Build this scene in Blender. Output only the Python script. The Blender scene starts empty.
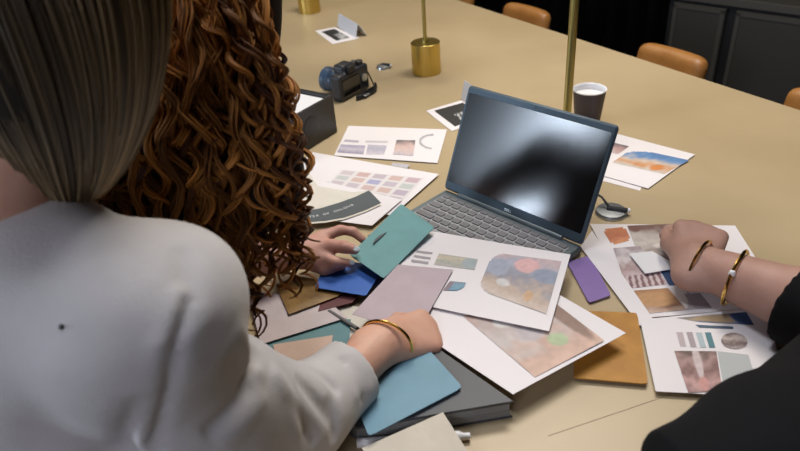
import bpy, math, random
import numpy as np
from mathutils import Vector
C = bpy.context.scene.collection
V = lambda *a: np.array(a, float)
TZ = 0.75                                   # table top height
# ------------------------------------------------------------------ camera
FPX = 665.8; PITCH = math.radians(32.47); ROLL = math.radians(-4.824)
CO = V(0, 0, 1.435)
CF = V(0, math.cos(PITCH), -math.sin(PITCH)); _r = V(1, 0, 0); _u = np.cross(_r, CF)
CR = _r*math.cos(ROLL) + _u*math.sin(ROLL); CU = -_r*math.sin(ROLL) + _u*math.cos(ROLL)
def ray(px, py): return CF + CR*(px-400)/FPX - CU*(py-225.5)/FPX
def at(px, py, z=0.0):                      # point at height z above the table top
    d = ray(px, py); return CO + d*((TZ+z-CO[2])/d[2])
def atd(px, py, t): return CO + ray(px, py)*t       # point at depth t
def nrm(v): v = np.array(v, float); return v/np.linalg.norm(v)
W_ = V(.886, .463, 0); V_ = V(.463, -.886, 0)        # across / along the table
def tv(w, v, z=0): return W_*w + V_*v + V(0, 0, z)

cd = bpy.data.cameras.new('camera'); cam = bpy.data.objects.new('camera', cd); C.objects.link(cam)
from mathutils import Matrix
cam.matrix_world = Matrix(((CR[0], CU[0], -CF[0], CO[0]), (CR[1], CU[1], -CF[1], CO[1]), (CR[2], CU[2], -CF[2], CO[2]), (0, 0, 0, 1)))
cd.sensor_width = 36; cd.lens = FPX/800*36; cd.clip_start = .02
cd.dof.use_dof = True; cd.dof.focus_distance = 1.12; cd.dof.aperture_fstop = 5.6
bpy.context.scene.camera = cam
# ------------------------------------------------------------------ materials
def mat(name, col, rough=.6, metal=0, spec=.5, noise=None, bump=None, sheen=0, coat=0, emit=None, alpha=None, aniso=0, sss=0):
    m = bpy.data.materials.new(name); m.use_nodes = True
    nt = m.node_tree; b = nt.nodes['Principled BSDF']; L = nt.links
    b.inputs['Base Color'].default_value = (*col, 1); b.inputs['Roughness'].default_value = rough
    b.inputs['Metallic'].default_value = metal; b.inputs['Specular IOR Level'].default_value = spec
    b.inputs['Sheen Weight'].default_value = sheen; b.inputs['Coat Weight'].default_value = coat
    if sss: b.inputs['Subsurface Weight'].default_value = sss; b.inputs['Subsurface Radius'].default_value = (.01, .004, .002); b.inputs['Subsurface Scale'].default_value = 1
    tc = nt.nodes.new('ShaderNodeTexCoord')
    if noise:
        col2, scale, stretch, detail = noise
        mp = nt.nodes.new('ShaderNodeMapping'); mp.inputs['Scale'].default_value = stretch
        n = nt.nodes.new('ShaderNodeTexNoise'); n.inputs['Scale'].default_value = scale; n.inputs['Detail'].default_value = detail
        r = nt.nodes.new('ShaderNodeValToRGB'); r.color_ramp.elements[0].position = .35; r.color_ramp.elements[1].position = .65
        r.color_ramp.elements[0].color = (*col, 1); r.color_ramp.elements[1].color = (*col2, 1)
        L.new(tc.outputs['Object'], mp.inputs[0]); L.new(mp.outputs[0], n.inputs[0]); L.new(n.outputs['Fac'], r.inputs[0]); L.new(r.outputs[0], b.inputs['Base Color'])
    if bump:
        sc, st = bump
        n2 = nt.nodes.new('ShaderNodeTexNoise'); n2.inputs['Scale'].default_value = sc; n2.inputs['Detail'].default_value = 3
        bp = nt.nodes.new('ShaderNodeBump'); bp.inputs['Strength'].default_value = st; bp.inputs['Distance'].default_value = .002
        L.new(tc.outputs['Object'], n2.inputs[0]); L.new(n2.outputs['Fac'], bp.inputs['Height']); L.new(bp.outputs[0], b.inputs['Normal'])
    if emit: b.inputs['Emission Color'].default_value = (*emit[0], 1); b.inputs['Emission Strength'].default_value = emit[1]
    return m
def attr_mat(name, rough=.5, spec=.4, sheen=0, bump=None):
    m = mat(name, (1, 1, 1), rough, spec=spec, sheen=sheen, bump=bump); nt = m.node_tree
    a = nt.nodes.new('ShaderNodeAttribute'); a.attribute_name = 'ink'
    nt.links.new(a.outputs['Color'], nt.nodes['Principled BSDF'].inputs['Base Color']); return m
M = {}
M['table'] = mat('pale oak veneer', (.48, .375, .225), .40, spec=.45, noise=((.42, .325, .19), 3, (1, 1, 1), 4), bump=(60, .05))
M['paper'] = mat('white printing paper', (.78, .745, .76), .62, bump=(12, .15))
M['print'] = attr_mat('printed ink', .55)
M['brass'] = mat('brushed brass', (.66, .50, .16), .32, 1, noise=((.58, .43, .12), 60, (1, 1, .02), 3))
M['brassdark'] = mat('satin brass pole', (.46, .39, .14), .38, 1)
M['black'] = mat('matt black plastic', (.012, .012, .014), .45)
M['blackcloth'] = mat('black jersey cloth', (.006, .006, .007), .95, spec=.15, bump=(300, .3))
M['leather'] = mat('tan leather', (.40, .185, .05), .42, noise=((.33, .14, .035), 14, (1, 1, 1), 4), bump=(120, .25))
M['bagblack'] = mat('black leather', (.014, .013, .013), .42, bump=(150, .3))
M['steel'] = mat('black steel', (.02, .02, .02), .5, .6)
M['alu'] = mat('blue grey aluminium', (.15, .185, .20), .42, .55)
M['lidedge'] = mat('slate grey lid edge', (.06, .09, .115), .45, .4)
M['bezel'] = mat('dark bezel', (.012, .017, .022), .35)
M['screen'] = mat('glossy dark screen', (.004, .005, .006), .19, spec=.9)
M['key'] = mat('dark grey keycap', (.17, .165, .175), .5)
M['keywell'] = mat('keyboard deck', (.34, .36, .38), .5, .2)
M['logo'] = mat('silver badge', (.6, .65, .68), .3, .7)
M['skin'] = mat('fair skin', (.66, .39, .28), .5, spec=.35, noise=((.60, .33, .24), 25, (1, 1, 1), 3), bump=(220, .2), sss=.15)
M['skin2'] = mat('rosy skin', (.60, .34, .27), .5, spec=.35, noise=((.54, .28, .22), 25, (1, 1, 1), 3), bump=(220, .2), sss=.15)
M['skin3'] = mat('tanned skin', (.42, .25, .20), .5, spec=.35, noise=((.37, .215, .17), 20, (1, 1, 1), 3), bump=(220, .2), sss=.1)
M['nail'] = mat('pale blue nail varnish', (.62, .72, .76), .2)
M['nailn'] = mat('natural nail', (.75, .5, .43), .3)
M['blazer'] = mat('off white blazer cloth', (.56, .535, .53), .85, spec=.25, sheen=.15, noise=((.53, .505, .50), 30, (1, 1, 1), 4), bump=(500, .25))
M['trouser'] = mat('dark trousers', (.02, .02, .03), .9)
M['tshirt'] = mat('dark knit top', (.03, .02, .016), .9)
M['gold'] = mat('polished gold', (.85, .55, .16), .2, 1)
M['hairblonde'] = attr_mat('ash blonde hair', .42, .5)
M['haircurl'] = attr_mat('auburn hair', .5, .25)
M['scalpd'] = mat('deep brown hair base', (.014, .007, .004), .8, spec=.1)
M['scalpb'] = mat('dark ash hair base', (.020, .016, .012), .7, spec=.2)
M['wall'] = mat('near black wall', (.006, .006, .008), .9, spec=.1)
M['wallcream'] = mat('grey wall', (.035, .035, .038), .9)
M['floor'] = mat('dark carpet', (.02, .019, .018), .95, noise=((.03, .028, .026), 40, (1, 1, 1), 3))
M['ceil'] = mat('dark ceiling', (.06, .06, .06), .9)
M['cab'] = mat('charcoal cabinet panel', (.034, .033, .029), .6, bump=(30, .1))
M['cabframe'] = mat('charcoal cabinet frame', (.055, .052, .045), .6)
M['white'] = mat('white plastic', (.78, .78, .80), .35)
M['cupblack'] = mat('dark brown corrugated cup', (.045, .032, .034), .55)
M['lensblue'] = mat('coated glass', (.05, .10, .20), .12, spec=.8)
M['camblack'] = mat('camera black', (.02, .022, .028), .4, bump=(200, .3))
M['camblue'] = mat('blue grey lens barrel', (.05, .085, .14), .3)
M['silver'] = mat('silver metal', (.55, .58, .60), .3, .9)
M['lamp'] = mat('lamp diffuser', (1, 1, 1), .5, emit=((1, .84, .62), 3))
def card(name, c, rough=.6, c2=None, bump=(200, .12)): M[name] = mat(name, c, rough, noise=((c2 or tuple(x*.92 for x in c)), 30, (1, 1, 1), 4), bump=bump)
card('teal card', (.13, .33, .34)); card('blue card', (.035, .14, .52)); card('lilac paper', (.50, .41, .45), .7)
card('light blue card', (.15, .30, .39)); card('cream card', (.68, .61, .49)); card('purple card', (.24, .15, .40))
card('ochre card', (.50, .24, .035), c2=(.40, .18, .025)); card('peach card', (.62, .45, .37)); card('slate teal sheet', (.12, .27, .30))
card('brown foil', (.28, .165, .05), .35, c2=(.16, .09, .03)); card('grey book cover', (.058, .065, .075), .5); card('page block', (.22, .225, .23), .8)
card('pale pink sheet', (.62, .54, .56)); card('dusty blue card', (.12, .15, .33)); card('ivory sheet', (.68, .64, .56)); card('dark slate band', (.07, .09, .10), .55)
card('mid grey edge', (.20, .20, .20)); card('dark red card', (.12, .03, .035))
# ------------------------------------------------------------------ mesh helpers
def mesh_np(name, verts, faces, material, parent=None, smooth=True, cols=None, mats=None):
    me = bpy.data.meshes.new(name); verts = np.asarray(verts, np.float32)
    if isinstance(faces, np.ndarray) and faces.ndim == 2:
        n, k = faces.shape; me.vertices.add(len(verts)); me.vertices.foreach_set('co', verts.ravel())
        me.loops.add(n*k); me.loops.foreach_set('vertex_index', faces.astype(np.int32).ravel())
        me.polygons.add(n); me.polygons.foreach_set('loop_start', np.arange(0, n*k, k, dtype=np.int32)); me.polygons.foreach_set('loop_total', np.full(n, k, np.int32))
        me.update(calc_edges=True)
    else: me.from_pydata([tuple(map(float, v)) for v in verts], [], [tuple(int(i) for i in f) for f in faces])
    for m in (material if isinstance(material, (list, tuple)) else [material]): me.materials.append(m)
    if mats is not None: me.polygons.foreach_set('material_index', np.asarray(mats, np.int32))
    if smooth: me.polygons.foreach_set('use_smooth', np.ones(len(me.polygons), bool))
    if cols is not None:
        a = me.color_attributes.new('ink', 'FLOAT_COLOR', 'POINT'); c4 = np.ones((len(verts), 4), np.float32); c4[:, :3] = cols
        a.data.foreach_set('color', c4.ravel())
    me.update()
    o = bpy.data.objects.new(name, me); C.objects.link(o)
    if parent is not None:
        o.parent = parent
        me.transform(parent_inv(parent))
    return o
def parent_inv(p):
    return world(p).inverted()
def world(p):
    m = Matrix.LocRotScale(p.location, p.rotation_euler, p.scale)
    return world(p.parent) @ m if p.parent else m
def tag(o, label, cat, group=None, kind=None):
    o['label'] = label; o['category'] = cat
    if group: o['group'] = group
    if kind: o['kind'] = kind
    return o
def thing(name, label, cat, loc, group=None):
    o = bpy.data.objects.new(name, None); C.objects.link(o); o.location = Vector(loc); o.empty_display_size = .02
    return tag(o, label, cat, group)
class MB:
    def __init__(s): s.v = []; s.f = []; s.m = []
    def add(s, v, f, m=0):
        b = len(s.v); s.v += [tuple(map(float, x)) for x in v]; s.f += [tuple(int(i)+b for i in q) for q in f]; s.m += [m]*len(f); return s
    def box(s, c, size, ax=None, bev=0, m=0):
        c = np.array(c, float); h = np.array(size, float)/2
        X, Y, Z = ax if ax is not None else (V(1, 0, 0), V(0, 1, 0), V(0, 0, 1))
        if bev <= 0:
            v = [c+X*h[0]*i+Y*h[1]*j+Z*h[2]*k for k in (-1, 1) for j in (-1, 1) for i in (-1, 1)]
            return s.add(v, [(0, 2, 3, 1), (4, 5, 7, 6), (0, 1, 5, 4), (2, 6, 7, 3), (0, 4, 6, 2), (1, 3, 7, 5)], m)
        # rounded in plan, chamfered top/bottom
        n = 5; ring = []
        bb = min(bev, h[0]*.98, h[1]*.98); bz = min(bev*.5, h[2]*.9)
        def loop(z, ins):
            L = []
            for (sx, sy, a0) in ((1, 1, 0), (-1, 1, 90), (-1, -1, 180), (1, -1, 270)):
                for i in range(n):
                    a = math.radians(a0+90*i/(n-1)); r = max(bb-ins, .0002)
                    L.append(c+X*(sx*(h[0]-bb)+math.cos(a)*r)+Y*(sy*(h[1]-bb)+math.sin(a)*r)+Z*z)
            return L
        loops = [loop(-h[2], bz), loop(-h[2]+bz, 0), loop(h[2]-bz, 0), loop(h[2], bz)]
        k = 4*n; v = sum(loops, []); f = []
        for a in range(3):
            for i in range(k): f.append((a*k+i, a*k+(i+1) % k, (a+1)*k+(i+1) % k, (a+1)*k+i))
        f.append(tuple(range(k-1, -1, -1))); f.append(tuple(range(3*k, 4*k)))
        return s.add(v, f, m)
    def lathe(s, o, axis, prof, n=40, m=0, caps=True):
        o = np.array(o, float); A = nrm(axis); t = V(1, 0, 0) if abs(A[0]) < .9 else V(0, 1, 0); X = nrm(np.cross(A, t)); Y = np.cross(A, X)
        v = []; f = []
        for (r, h) in prof:
            for i in range(n):
                a = 2*math.pi*i/n; v.append(o+A*h+(X*math.cos(a)+Y*math.sin(a))*r)
        for k in range(len(prof)-1):
            for i in range(n): f.append((k*n+i, k*n+(i+1) % n, (k+1)*n+(i+1) % n, (k+1)*n+i))
        if caps: f.append(tuple(range(n-1, -1, -1))); f.append(tuple(range((len(prof)-1)*n, len(prof)*n)))
        return s.add(v, f, m)
    def tube(s, pts, r, n=10, m=0, flat=None, up=None):
        pts = [np.array(p, float) for p in pts]; k = len(pts); rr = r if hasattr(r, '__len__') else [r]*k; v = []; f = []
        X = None
        for i, p in enumerate(pts):
            T = nrm(pts[min(i+1, k-1)]-pts[max(i-1, 0)])
            if X is None: t = np.array(up, float) if up is not None else (V(0, 0, 1) if abs(T[2]) < .9 else V(1, 0, 0)); X = nrm(np.cross(T, t))
            X = nrm(X-T*np.dot(X, T)); Y = np.cross(T, X)
            for j in range(n):
                a = 2*math.pi*j/n; v.append(p+X*math.cos(a)*rr[i]+Y*math.sin(a)*rr[i]*(flat or 1))
        for i in range(k-1):
            for j in range(n): f.append((i*n+j, i*n+(j+1) % n, (i+1)*n+(j+1) % n, (i+1)*n+j))
        f.append(tuple(range(n-1, -1, -1))); f.append(tuple(range((k-1)*n, k*n))); return s.add(v, f, m)
    def ext(s, pts, z0, z1, m=0):            # prism from plan outline
        n = len(pts); v = [(p[0], p[1], z0) for p in pts]+[(p[0], p[1], z1) for p in pts]
        ar = sum(pts[i][0]*pts[(i+1) % n][1]-pts[(i+1) % n][0]*pts[i][1] for i in range(n))
        if ar < 0: v = v[:n][::-1]+v[n:][::-1]
        return s.add(v, [tuple(range(n-1, -1, -1)), tuple(range(n, 2*n))]+[(i, (i+1) % n, n+(i+1) % n, n+i) for i in range(n)], m)
    def build(s, name, m, parent=None, smooth=False):
        o = mesh_np(name, s.v, s.f, m, parent, smooth, mats=s.m)
        if smooth:
            me = o.data
            try: me.set_sharp_from_angle(angle=math.radians(40))
            except Exception: pass
        return o
# ------------------------------------------------------------------ SDF bodies
class SDF:
    def __init__(s, lo, hi, res):
        s.lo = np.array(lo, float); s.res = res; s.n = np.ceil((np.array(hi)-s.lo)/res).astype(int)+1
        s.g = np.full(tuple(s.n), .5, np.float32)
    def _sub(s, lo, hi):
        a = np.clip(np.floor((np.array(lo)-s.lo)/s.res).astype(int), 0, s.n-1); b = np.clip(np.ceil((np.array(hi)-s.lo)/s.res).astype(int)+1, a+1, s.n)
        sl = tuple(slice(i, j) for i, j in zip(a, b))
        ax = [(s.lo[i]+np.arange(a[i], b[i])*s.res).astype(np.float32) for i in range(3)]
        return sl, (ax[0][:, None, None], ax[1][None, :, None], ax[2][None, None, :])
    def _mix(s, sl, d, k, sub=False):
        g = s.g[sl]
        if sub:
            s.g[sl] = np.maximum(g, -d); return
        if k <= 0: s.g[sl] = np.minimum(g, d); return
        h = np.clip(.5+.5*(g-d)/k, 0, 1); s.g[sl] = g*(1-h)+d*h-k*h*(1-h)
    def cap(s, a, b, ra, rb=None, k=.01, flat=None, sub=False, pad=.03):
        a = np.array(a, float); b = np.array(b, float); rb = ra if rb is None else rb; R = max(ra, rb)*1.6+k+pad
        sl, (x, y, z) = s._sub(np.minimum(a, b)-R, np.maximum(a, b)+R); ab = b-a; L = ab@ab+1e-12
        px, py, pz = x-a[0], y-a[1], z-a[2]; t = np.clip((px*ab[0]+py*ab[1]+pz*ab[2])/L, 0, 1)
        qx, qy, qz = px-ab[0]*t, py-ab[1]*t, pz-ab[2]*t
        q2 = qx*qx+qy*qy+qz*qz
        if flat is not None:
            n, f = flat; n = nrm(n); c = qx*n[0]+qy*n[1]+qz*n[2]; q2 = q2+c*c*(1/(f*f)-1)
        s._mix(sl, (np.sqrt(q2)-(ra+(rb-ra)*t)).astype(np.float32), k, sub)
    def ell(s, c, r, ax=None, k=.01, sub=False, pad=.03):
        c = np.array(c, float); r = np.array(r, float); X = ax if ax is not None else np.eye(3); R = r.max()+k+pad
        sl, (x, y, z) = s._sub(c-R, c+R); q = 0
        for i in range(3):
            n = X[i]; q = q+((x-c[0])*n[0]+(y-c[1])*n[1]+(z-c[2])*n[2])**2/r[i]**2
        q = np.sqrt(q); s._mix(sl, ((q-1)*r.min()*np.minimum(1, .6+.4/np.maximum(q, .3))).astype(np.float32), k, sub)
    def fold(s, a, b, w, amp, pad=3):           # ridge (amp>0) or crease along a segment
        a = np.array(a, float); b = np.array(b, float); R = w*pad
        sl, (x, y, z) = s._sub(np.minimum(a, b)-R, np.maximum(a, b)+R); ab = b-a; L = ab@ab+1e-12
        px, py, pz = x-a[0], y-a[1], z-a[2]; t0 = (px*ab[0]+py*ab[1]+pz*ab[2])/L; t = np.clip(t0, 0, 1)
        q2 = (px-ab[0]*t)**2+(py-ab[1]*t)**2+(pz-ab[2]*t)**2
        e = np.exp(-q2/(w*w))*np.maximum(np.sin(np.clip(t0*.86+.07, 0, 1)*math.pi), 0)**.5
        s.g[sl] -= (amp*e).astype(np.float32)
    def cut(s, p, n):                            # keep the side where (x-p).n < 0
        sl, (x, y, z) = s._sub(s.lo, s.lo+s.n*s.res); d = (x-p[0])*n[0]+(y-p[1])*n[1]+(z-p[2])*n[2]
        s.g[sl] = np.maximum(s.g[sl], d.astype(np.float32))
    def mesh(s, name, m, parent=None, smooth_it=2):
        g = s.g.copy(); g[0] = g[-1] = .1; g[:, 0] = g[:, -1] = .1; g[:, :, 0] = g[:, :, -1] = .1
        sg = g < 0; nx, ny, nz = g.shape
        cnt = np.zeros((nx-1, ny-1, nz-1), np.int8)
        for i in (0, 1):
            for j in (0, 1):
                for k in (0, 1): cnt += sg[i:nx-1+i, j:ny-1+j, k:nz-1+k]
        act = (cnt > 0) & (cnt < 8); idx = np.argwhere(act); vid = np.full(act.shape, -1, np.int32); vid[act] = np.arange(len(idx))
        acc = np.zeros((len(idx), 3)); num = np.zeros(len(idx)); cor = [(i, j, k) for i in (0, 1) for j in (0, 1) for k in (0, 1)]
        val = {c: g[idx[:, 0]+c[0], idx[:, 1]+c[1], idx[:, 2]+c[2]] for c in cor}
        for c in cor:
            for a in range(3):
                if c[a] == 0:
                    d = list(c); d[a] = 1; d = tuple(d); va, vb = val[c], val[d]; ok = (va < 0) != (vb < 0)
                    t = np.where(ok, va/np.where(va-vb == 0, 1, va-vb), 0); p = np.tile(np.array(c, float), (len(idx), 1)); p[:, a] = t
                    acc += p*ok[:, None]; num += ok
        P = idx+acc/np.maximum(num, 1)[:, None]
        F = []
        for a in range(3):
            b, c = (a+1) % 3, (a+2) % 3
            s0 = [slice(1, -1)]*3; s1 = [slice(1, -1)]*3; s0[a] = slice(0, -1); s1[a] = slice(1, None)
            A = sg[tuple(s0)]; B = sg[tuple(s1)]; E = np.argwhere(A != B)
            if len(E) == 0: continue
            st = A[tuple(E.T)]; off = np.array([1, 1, 1]); off[a] = 0; E = E+off
            eb = np.zeros(3, int); eb[b] = 1; ec = np.zeros(3, int); ec[c] = 1
            q = [vid[tuple((E-eb-ec).T)], vid[tuple((E-ec).T)], vid[tuple(E.T)], vid[tuple((E-eb).T)]]
            f = np.stack(q, 1); f[~st] = f[~st][:, ::-1]; F.append(f)
        F = np.concatenate(F); F = F[(F >= 0).all(1)]
        for _ in range(smooth_it):
            S = np.zeros_like(P); N = np.zeros(len(P))
            for i in range(4):
                for j in ((i+1) % 4, (i+3) % 4):
                    np.add.at(S, F[:, i], P[F[:, j]]); np.add.at(N, F[:, i], 1)
            P = P*.5+.5*S/np.maximum(N, 1)[:, None]
        return mesh_np(name, s.lo+P*s.res, F, m, parent, True)
def hand(S, Wp, X, Z, side, curl, thumb, sc=1.0, k=.005, spread=.12, nails=None):
    """side=+1: thumb on the +cross(Z,X) side.  curl: 4 x (mcp,pip,dip) degrees"""
    X = nrm(X); Z = nrm(Z-X*np.dot(Z, X)); Y = np.cross(Z, X)*side; P = lambda x, y, z: Wp+(X*x+Y*y+Z*z)*sc
    fl = (Z, .62)
    S.cap(P(-.03, 0, 0), P(.012, 0, 0), .027*sc, .026*sc, .02, flat=(Z, .75))
    for y0, y1 in ((.012, .030), (.004, .011), (-.004, -.009), (-.012, -.028)):
        S.cap(P(.008, y0, 0), P(.084-abs(y1-.008)*.25, y1, .002), .0155*sc, .0118*sc, .012, flat=(Z, .8))
    S.ell(P(.04, 0, -.005), (.042*sc, .032*sc, .0135*sc), np.array([X, Y, Z]), .014)
    ys = (.030, .011, -.009, -.028); Ls = ((.042, .025, .020), (.046, .029, .021), (.042, .027, .020), (.033, .020, .017)); rs = (.0088, .009, .0086, .0076)
    tips = []
    for i in range(4):
        p = P(.084-abs(ys[i]-.008)*.25, ys[i], .001); sp = spread*(1.2-.8*i); a = 0; D = nrm(X+Y*sp); r = rs[i]*sc
        for j in range(3):
            a += math.radians(curl[i][j]); d = D*math.cos(a)-Z*math.sin(a); q = p+d*Ls[i][j]*sc
            S.cap(p, q, r*(1.08-.1*j), r*(.98-.1*j), k); 
            if j == 2: tips.append((q, d, D*math.sin(a)+Z*math.cos(a), r))
            p = q
    # thumb
    p = P(.018, .020, -.006); T = [nrm(X*t[0]+Y*t[1]+Z*t[2]) for t in thumb]
    for j, (L, r0, r1) in enumerate(((.044, .0155, .012), (.031, .0112, .0102), (.026, .0102, .0082))):
        q = p+T[j]*L*sc; S.cap(p, q, r0*sc, r1*sc, .009 if j == 0 else k); p = q
    tips.append((p, T[2], Z, .009*sc)); return tips
def nail(tip, parent, m, normal=None, s=1.0):
    q, d, n, r = tip; n = n if normal is None else nrm(np.array(normal)-d*np.dot(d, normal)); Y = np.cross(n, d)
    b = MB(); b.box(q+n*r*.72+d*.003, (.014*s, .010*s, .0035), (d, Y, n), .0045); return b.build('fingernail', m, parent, True)
def tubes_mesh(name, paths, rad, cols, m, parent, sides=4):
    """paths [N,K,3], rad [N,K], cols [N,K,3]"""
    N, K, _ = paths.shape; T = np.gradient(paths, axis=1); T /= np.linalg.norm(T, axis=2, keepdims=True)+1e-9
    ref = np.broadcast_to(V(.31, .87, .38), T.shape); X = np.cross(T, ref); X /= np.linalg.norm(X, axis=2, keepdims=True)+1e-9; Y = np.cross(T, X)
    a = np.arange(sides)*2*math.pi/sides
    v = paths[:, :, None]+rad[:, :, None, None]*(X[:, :, None]*np.cos(a)[None, None, :, None]+Y[:, :, None]*np.sin(a)[None, None, :, None])
    cc = np.broadcast_to(cols[:, :, None], v.shape)
    base = (np.arange(N)*K*sides)[:, None, None]; k = np.arange(K-1)[None, :, None]*sides; j = np.arange(sides)[None, None, :]; j2 = (j+1) % sides
    f = np.stack([base+k+j, base+k+j2, base+k+sides+j2, base+k+sides+j], -1).reshape(-1, 4)
    return mesh_np(name, v.reshape(-1, 3), f, m, parent, True, cols=cc.reshape(-1, 3))
# ------------------------------------------------------------------ sheets and cards
def wob(seed, amp):
    rr = random.Random(seed); k = [(rr.uniform(8, 18), rr.uniform(-18, 18), rr.uniform(0, 6)) for _ in range(3)]
    return lambda x, y: amp*(sum(math.sin(a*x+b*y+c) for a, b, c in k)/3+1)
def sheet(name, label, cat, quad, z, m, prints=(), amp=.0007, seed=1, th=.0005, group=None, zs=None, para=True, n=14, rnd=0, parent=None, curl=None):
    """quad: pixel corners TL,TR,BR,BL (BR may be None: parallelogram)"""
    zs = zs or (z, z, z, z)
    P = [None if q is None else at(q[0], q[1], zz) for q, zz in zip(quad, zs)]
    if P[2] is None: P[2] = P[1]+P[3]-P[0]
    w = wob(seed, amp); nn = np.cross(P[1]-P[0], P[3]-P[0]); nn = nrm(nn); nn = nn if nn[2] > 0 else -nn
    def surf(u, v):
        p = P[0]*(1-u)*(1-v)+P[1]*u*(1-v)+P[2]*u*v+P[3]*(1-u)*v; h = w(p[0], p[1])
        if curl: h += curl(u, v)
        return p, h
    b = MB(); k = n+1; top = []; bot = []
    LU = np.linalg.norm(P[1]-P[0]); LV = np.linalg.norm(P[3]-P[0])
    for j in range(k):
        for i in range(k):
            u, v = i/n, j/n
            if rnd:                         # rounded corners: pull the corner vertices in
                fu, fv = rnd/LU, rnd/LV; du = max(fu-u, u-(1-fu), 0)/fu; dv = max(fv-v, v-(1-fv), 0)/fv; L = math.hypot(du, dv)
                if L > 1:
                    cu = fu if u < .5 else 1-fu; cv = fv if v < .5 else 1-fv; u = cu+(u-cu)/L; v = cv+(v-cv)/L
            p, h = surf(u, v); top.append(p+V(0, 0, h+th)); bot.append(p+V(0, 0, h))
    f = []; N = k*k; flip = np.cross(P[1]-P[0], P[3]-P[0])[2] < 0
    for j in range(n):
        for i in range(n):
            a = j*k+i; q = (a, a+1, a+k+1, a+k); f.append(q if not flip else q[::-1]); q2 = tuple(N+x for x in q); f.append(q2[::-1] if not flip else q2)
    rim = [i for i in range(k)]+[j*k+n for j in range(1, k)]+[n*k+i for i in range(n-1, -1, -1)]+[j*k for j in range(n-1, 0, -1)]
    for a, c in zip(rim, rim[1:]+rim[:1]): q = (a, N+a, N+c, c); f.append(q if not flip else q[::-1])
    v = top+bot; cols = [(1, 1, 1)]*len(v); fm = [0]*len(f)
    bb = len(v)
    for pi, (pq, fn, *rest) in enumerate(prints):
        gx, gy = rest[:2] if rest else (24, 18); mask = rest[2] if len(rest) > 2 else None
        Q = []
        for (x, y) in pq:
            d = ray(x, y); t = np.dot(P[0]-CO, nn)/np.dot(d, nn)
            Q.append(CO+d*t)
        base = len(v); dz = .00035+.0001*pi
        if len(Q) == 3: Q.append(Q[0]+Q[2]-Q[1])
        for j in range(gy+1):
            for i in range(gx+1):
                s_, t_ = i/gx, j/gy; p = Q[0]*(1-s_)*(1-t_)+Q[1]*s_*(1-t_)+Q[2]*s_*t_+Q[3]*(1-s_)*t_
                v.append(p+V(0, 0, w(p[0], p[1])+th+dz)); cols.append(fn(s_, t_))
        fl = np.cross(Q[1]-Q[0], Q[3]-Q[0])[2] < 0
        for j in range(gy):
            for i in range(gx):
                if mask and not mask((i+.5)/gx, (j+.5)/gy): continue
                a = base+j*(gx+1)+i; q = (a, a+1, a+gx+2, a+gx+1); f.append(q[::-1] if fl else q); fm.append(1)
    ca = np.array(cols, float); ca[:bb] = .0; g_ = ca.mean(1, keepdims=True); ca = (g_+(ca-g_)*.92)*.94+.02; ca = np.clip(ca, 0, .8)
    o = mesh_np(name, v, f, [m, M['print']], parent, True, cols=ca, mats=fm); o.data.set_sharp_from_angle(angle=math.radians(35))
    if label: tag(o, label, cat, group)
    return o
def lerp(a, b, t): t = min(max(t, 0), 1); return tuple(x+(y-x)*t for x, y in zip(a, b))
def flatc(c): return lambda s, t: c
def vn(x, y, seed=0):
    xi, yi = math.floor(x), math.floor(y); fx, fy = x-xi, y-yi; fx = fx*fx*(3-2*fx); fy = fy*fy*(3-2*fy)
    h = lambda a, b: (math.sin(a*127.1+b*311.7+seed*74.7)*43758.5453) % 1
    return (h(xi, yi)*(1-fx)+h(xi+1, yi)*fx)*(1-fy)+(h(xi, yi+1)*(1-fx)+h(xi+1, yi+1)*fx)*fy
def pic(stops, sx=5, sy=4, seed=0, blobs=()):
    """mottled picture: vertical colour stops + noise + blobs (cx,cy,rx,ry,col)"""
    def fn(s, t):
        n = vn(s*sx, t*sy, seed)*.6+vn(s*sx*2.7, t*sy*2.7, seed+5)*.4; q = min(max(t+(n-.5)*.45, 0), .999)*(len(stops)-1); i = int(q)
        c = lerp(stops[i], stops[min(i+1, len(stops)-1)], q-i)
        for cx, cy, rx, ry, bc in blobs:
            d = ((s-cx)/rx)**2+((t-cy)/ry)**2
            if d < 1.3: c = lerp(bc, c, (d-.8)/.5)
        m = .9+.2*vn(s*sx*5, t*sy*5, seed+9); return tuple(x*m for x in c)
    return fn
def text3(txt, size, loc, ax, m, name, parent=None, align='CENTER'):
    cu = bpy.data.curves.new(name, 'FONT'); cu.body = txt; cu.size = size; cu.align_x = align; cu.extrude = .0001
    o = bpy.data.objects.new(name, cu); X, Y = nrm(ax[0]), nrm(ax[1]); Z = nrm(np.cross(X, Y)); Y = np.cross(Z, X)
    o.matrix_world = Matrix(((X[0], Y[0], Z[0], loc[0]), (X[1], Y[1], Z[1], loc[1]), (X[2], Y[2], Z[2], loc[2]), (0, 0, 0, 1)))
    C.objects.link(o); dg = bpy.context.evaluated_depsgraph_get(); me = bpy.data.meshes.new_from_object(o.evaluated_get(dg)); me.transform(o.matrix_world)
    bpy.data.objects.remove(o); me.materials.clear(); me.materials.append(m); t = bpy.data.objects.new(name, me); C.objects.link(t)
    if parent: t.parent = parent; me.transform(parent_inv(parent))
    return t
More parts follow.
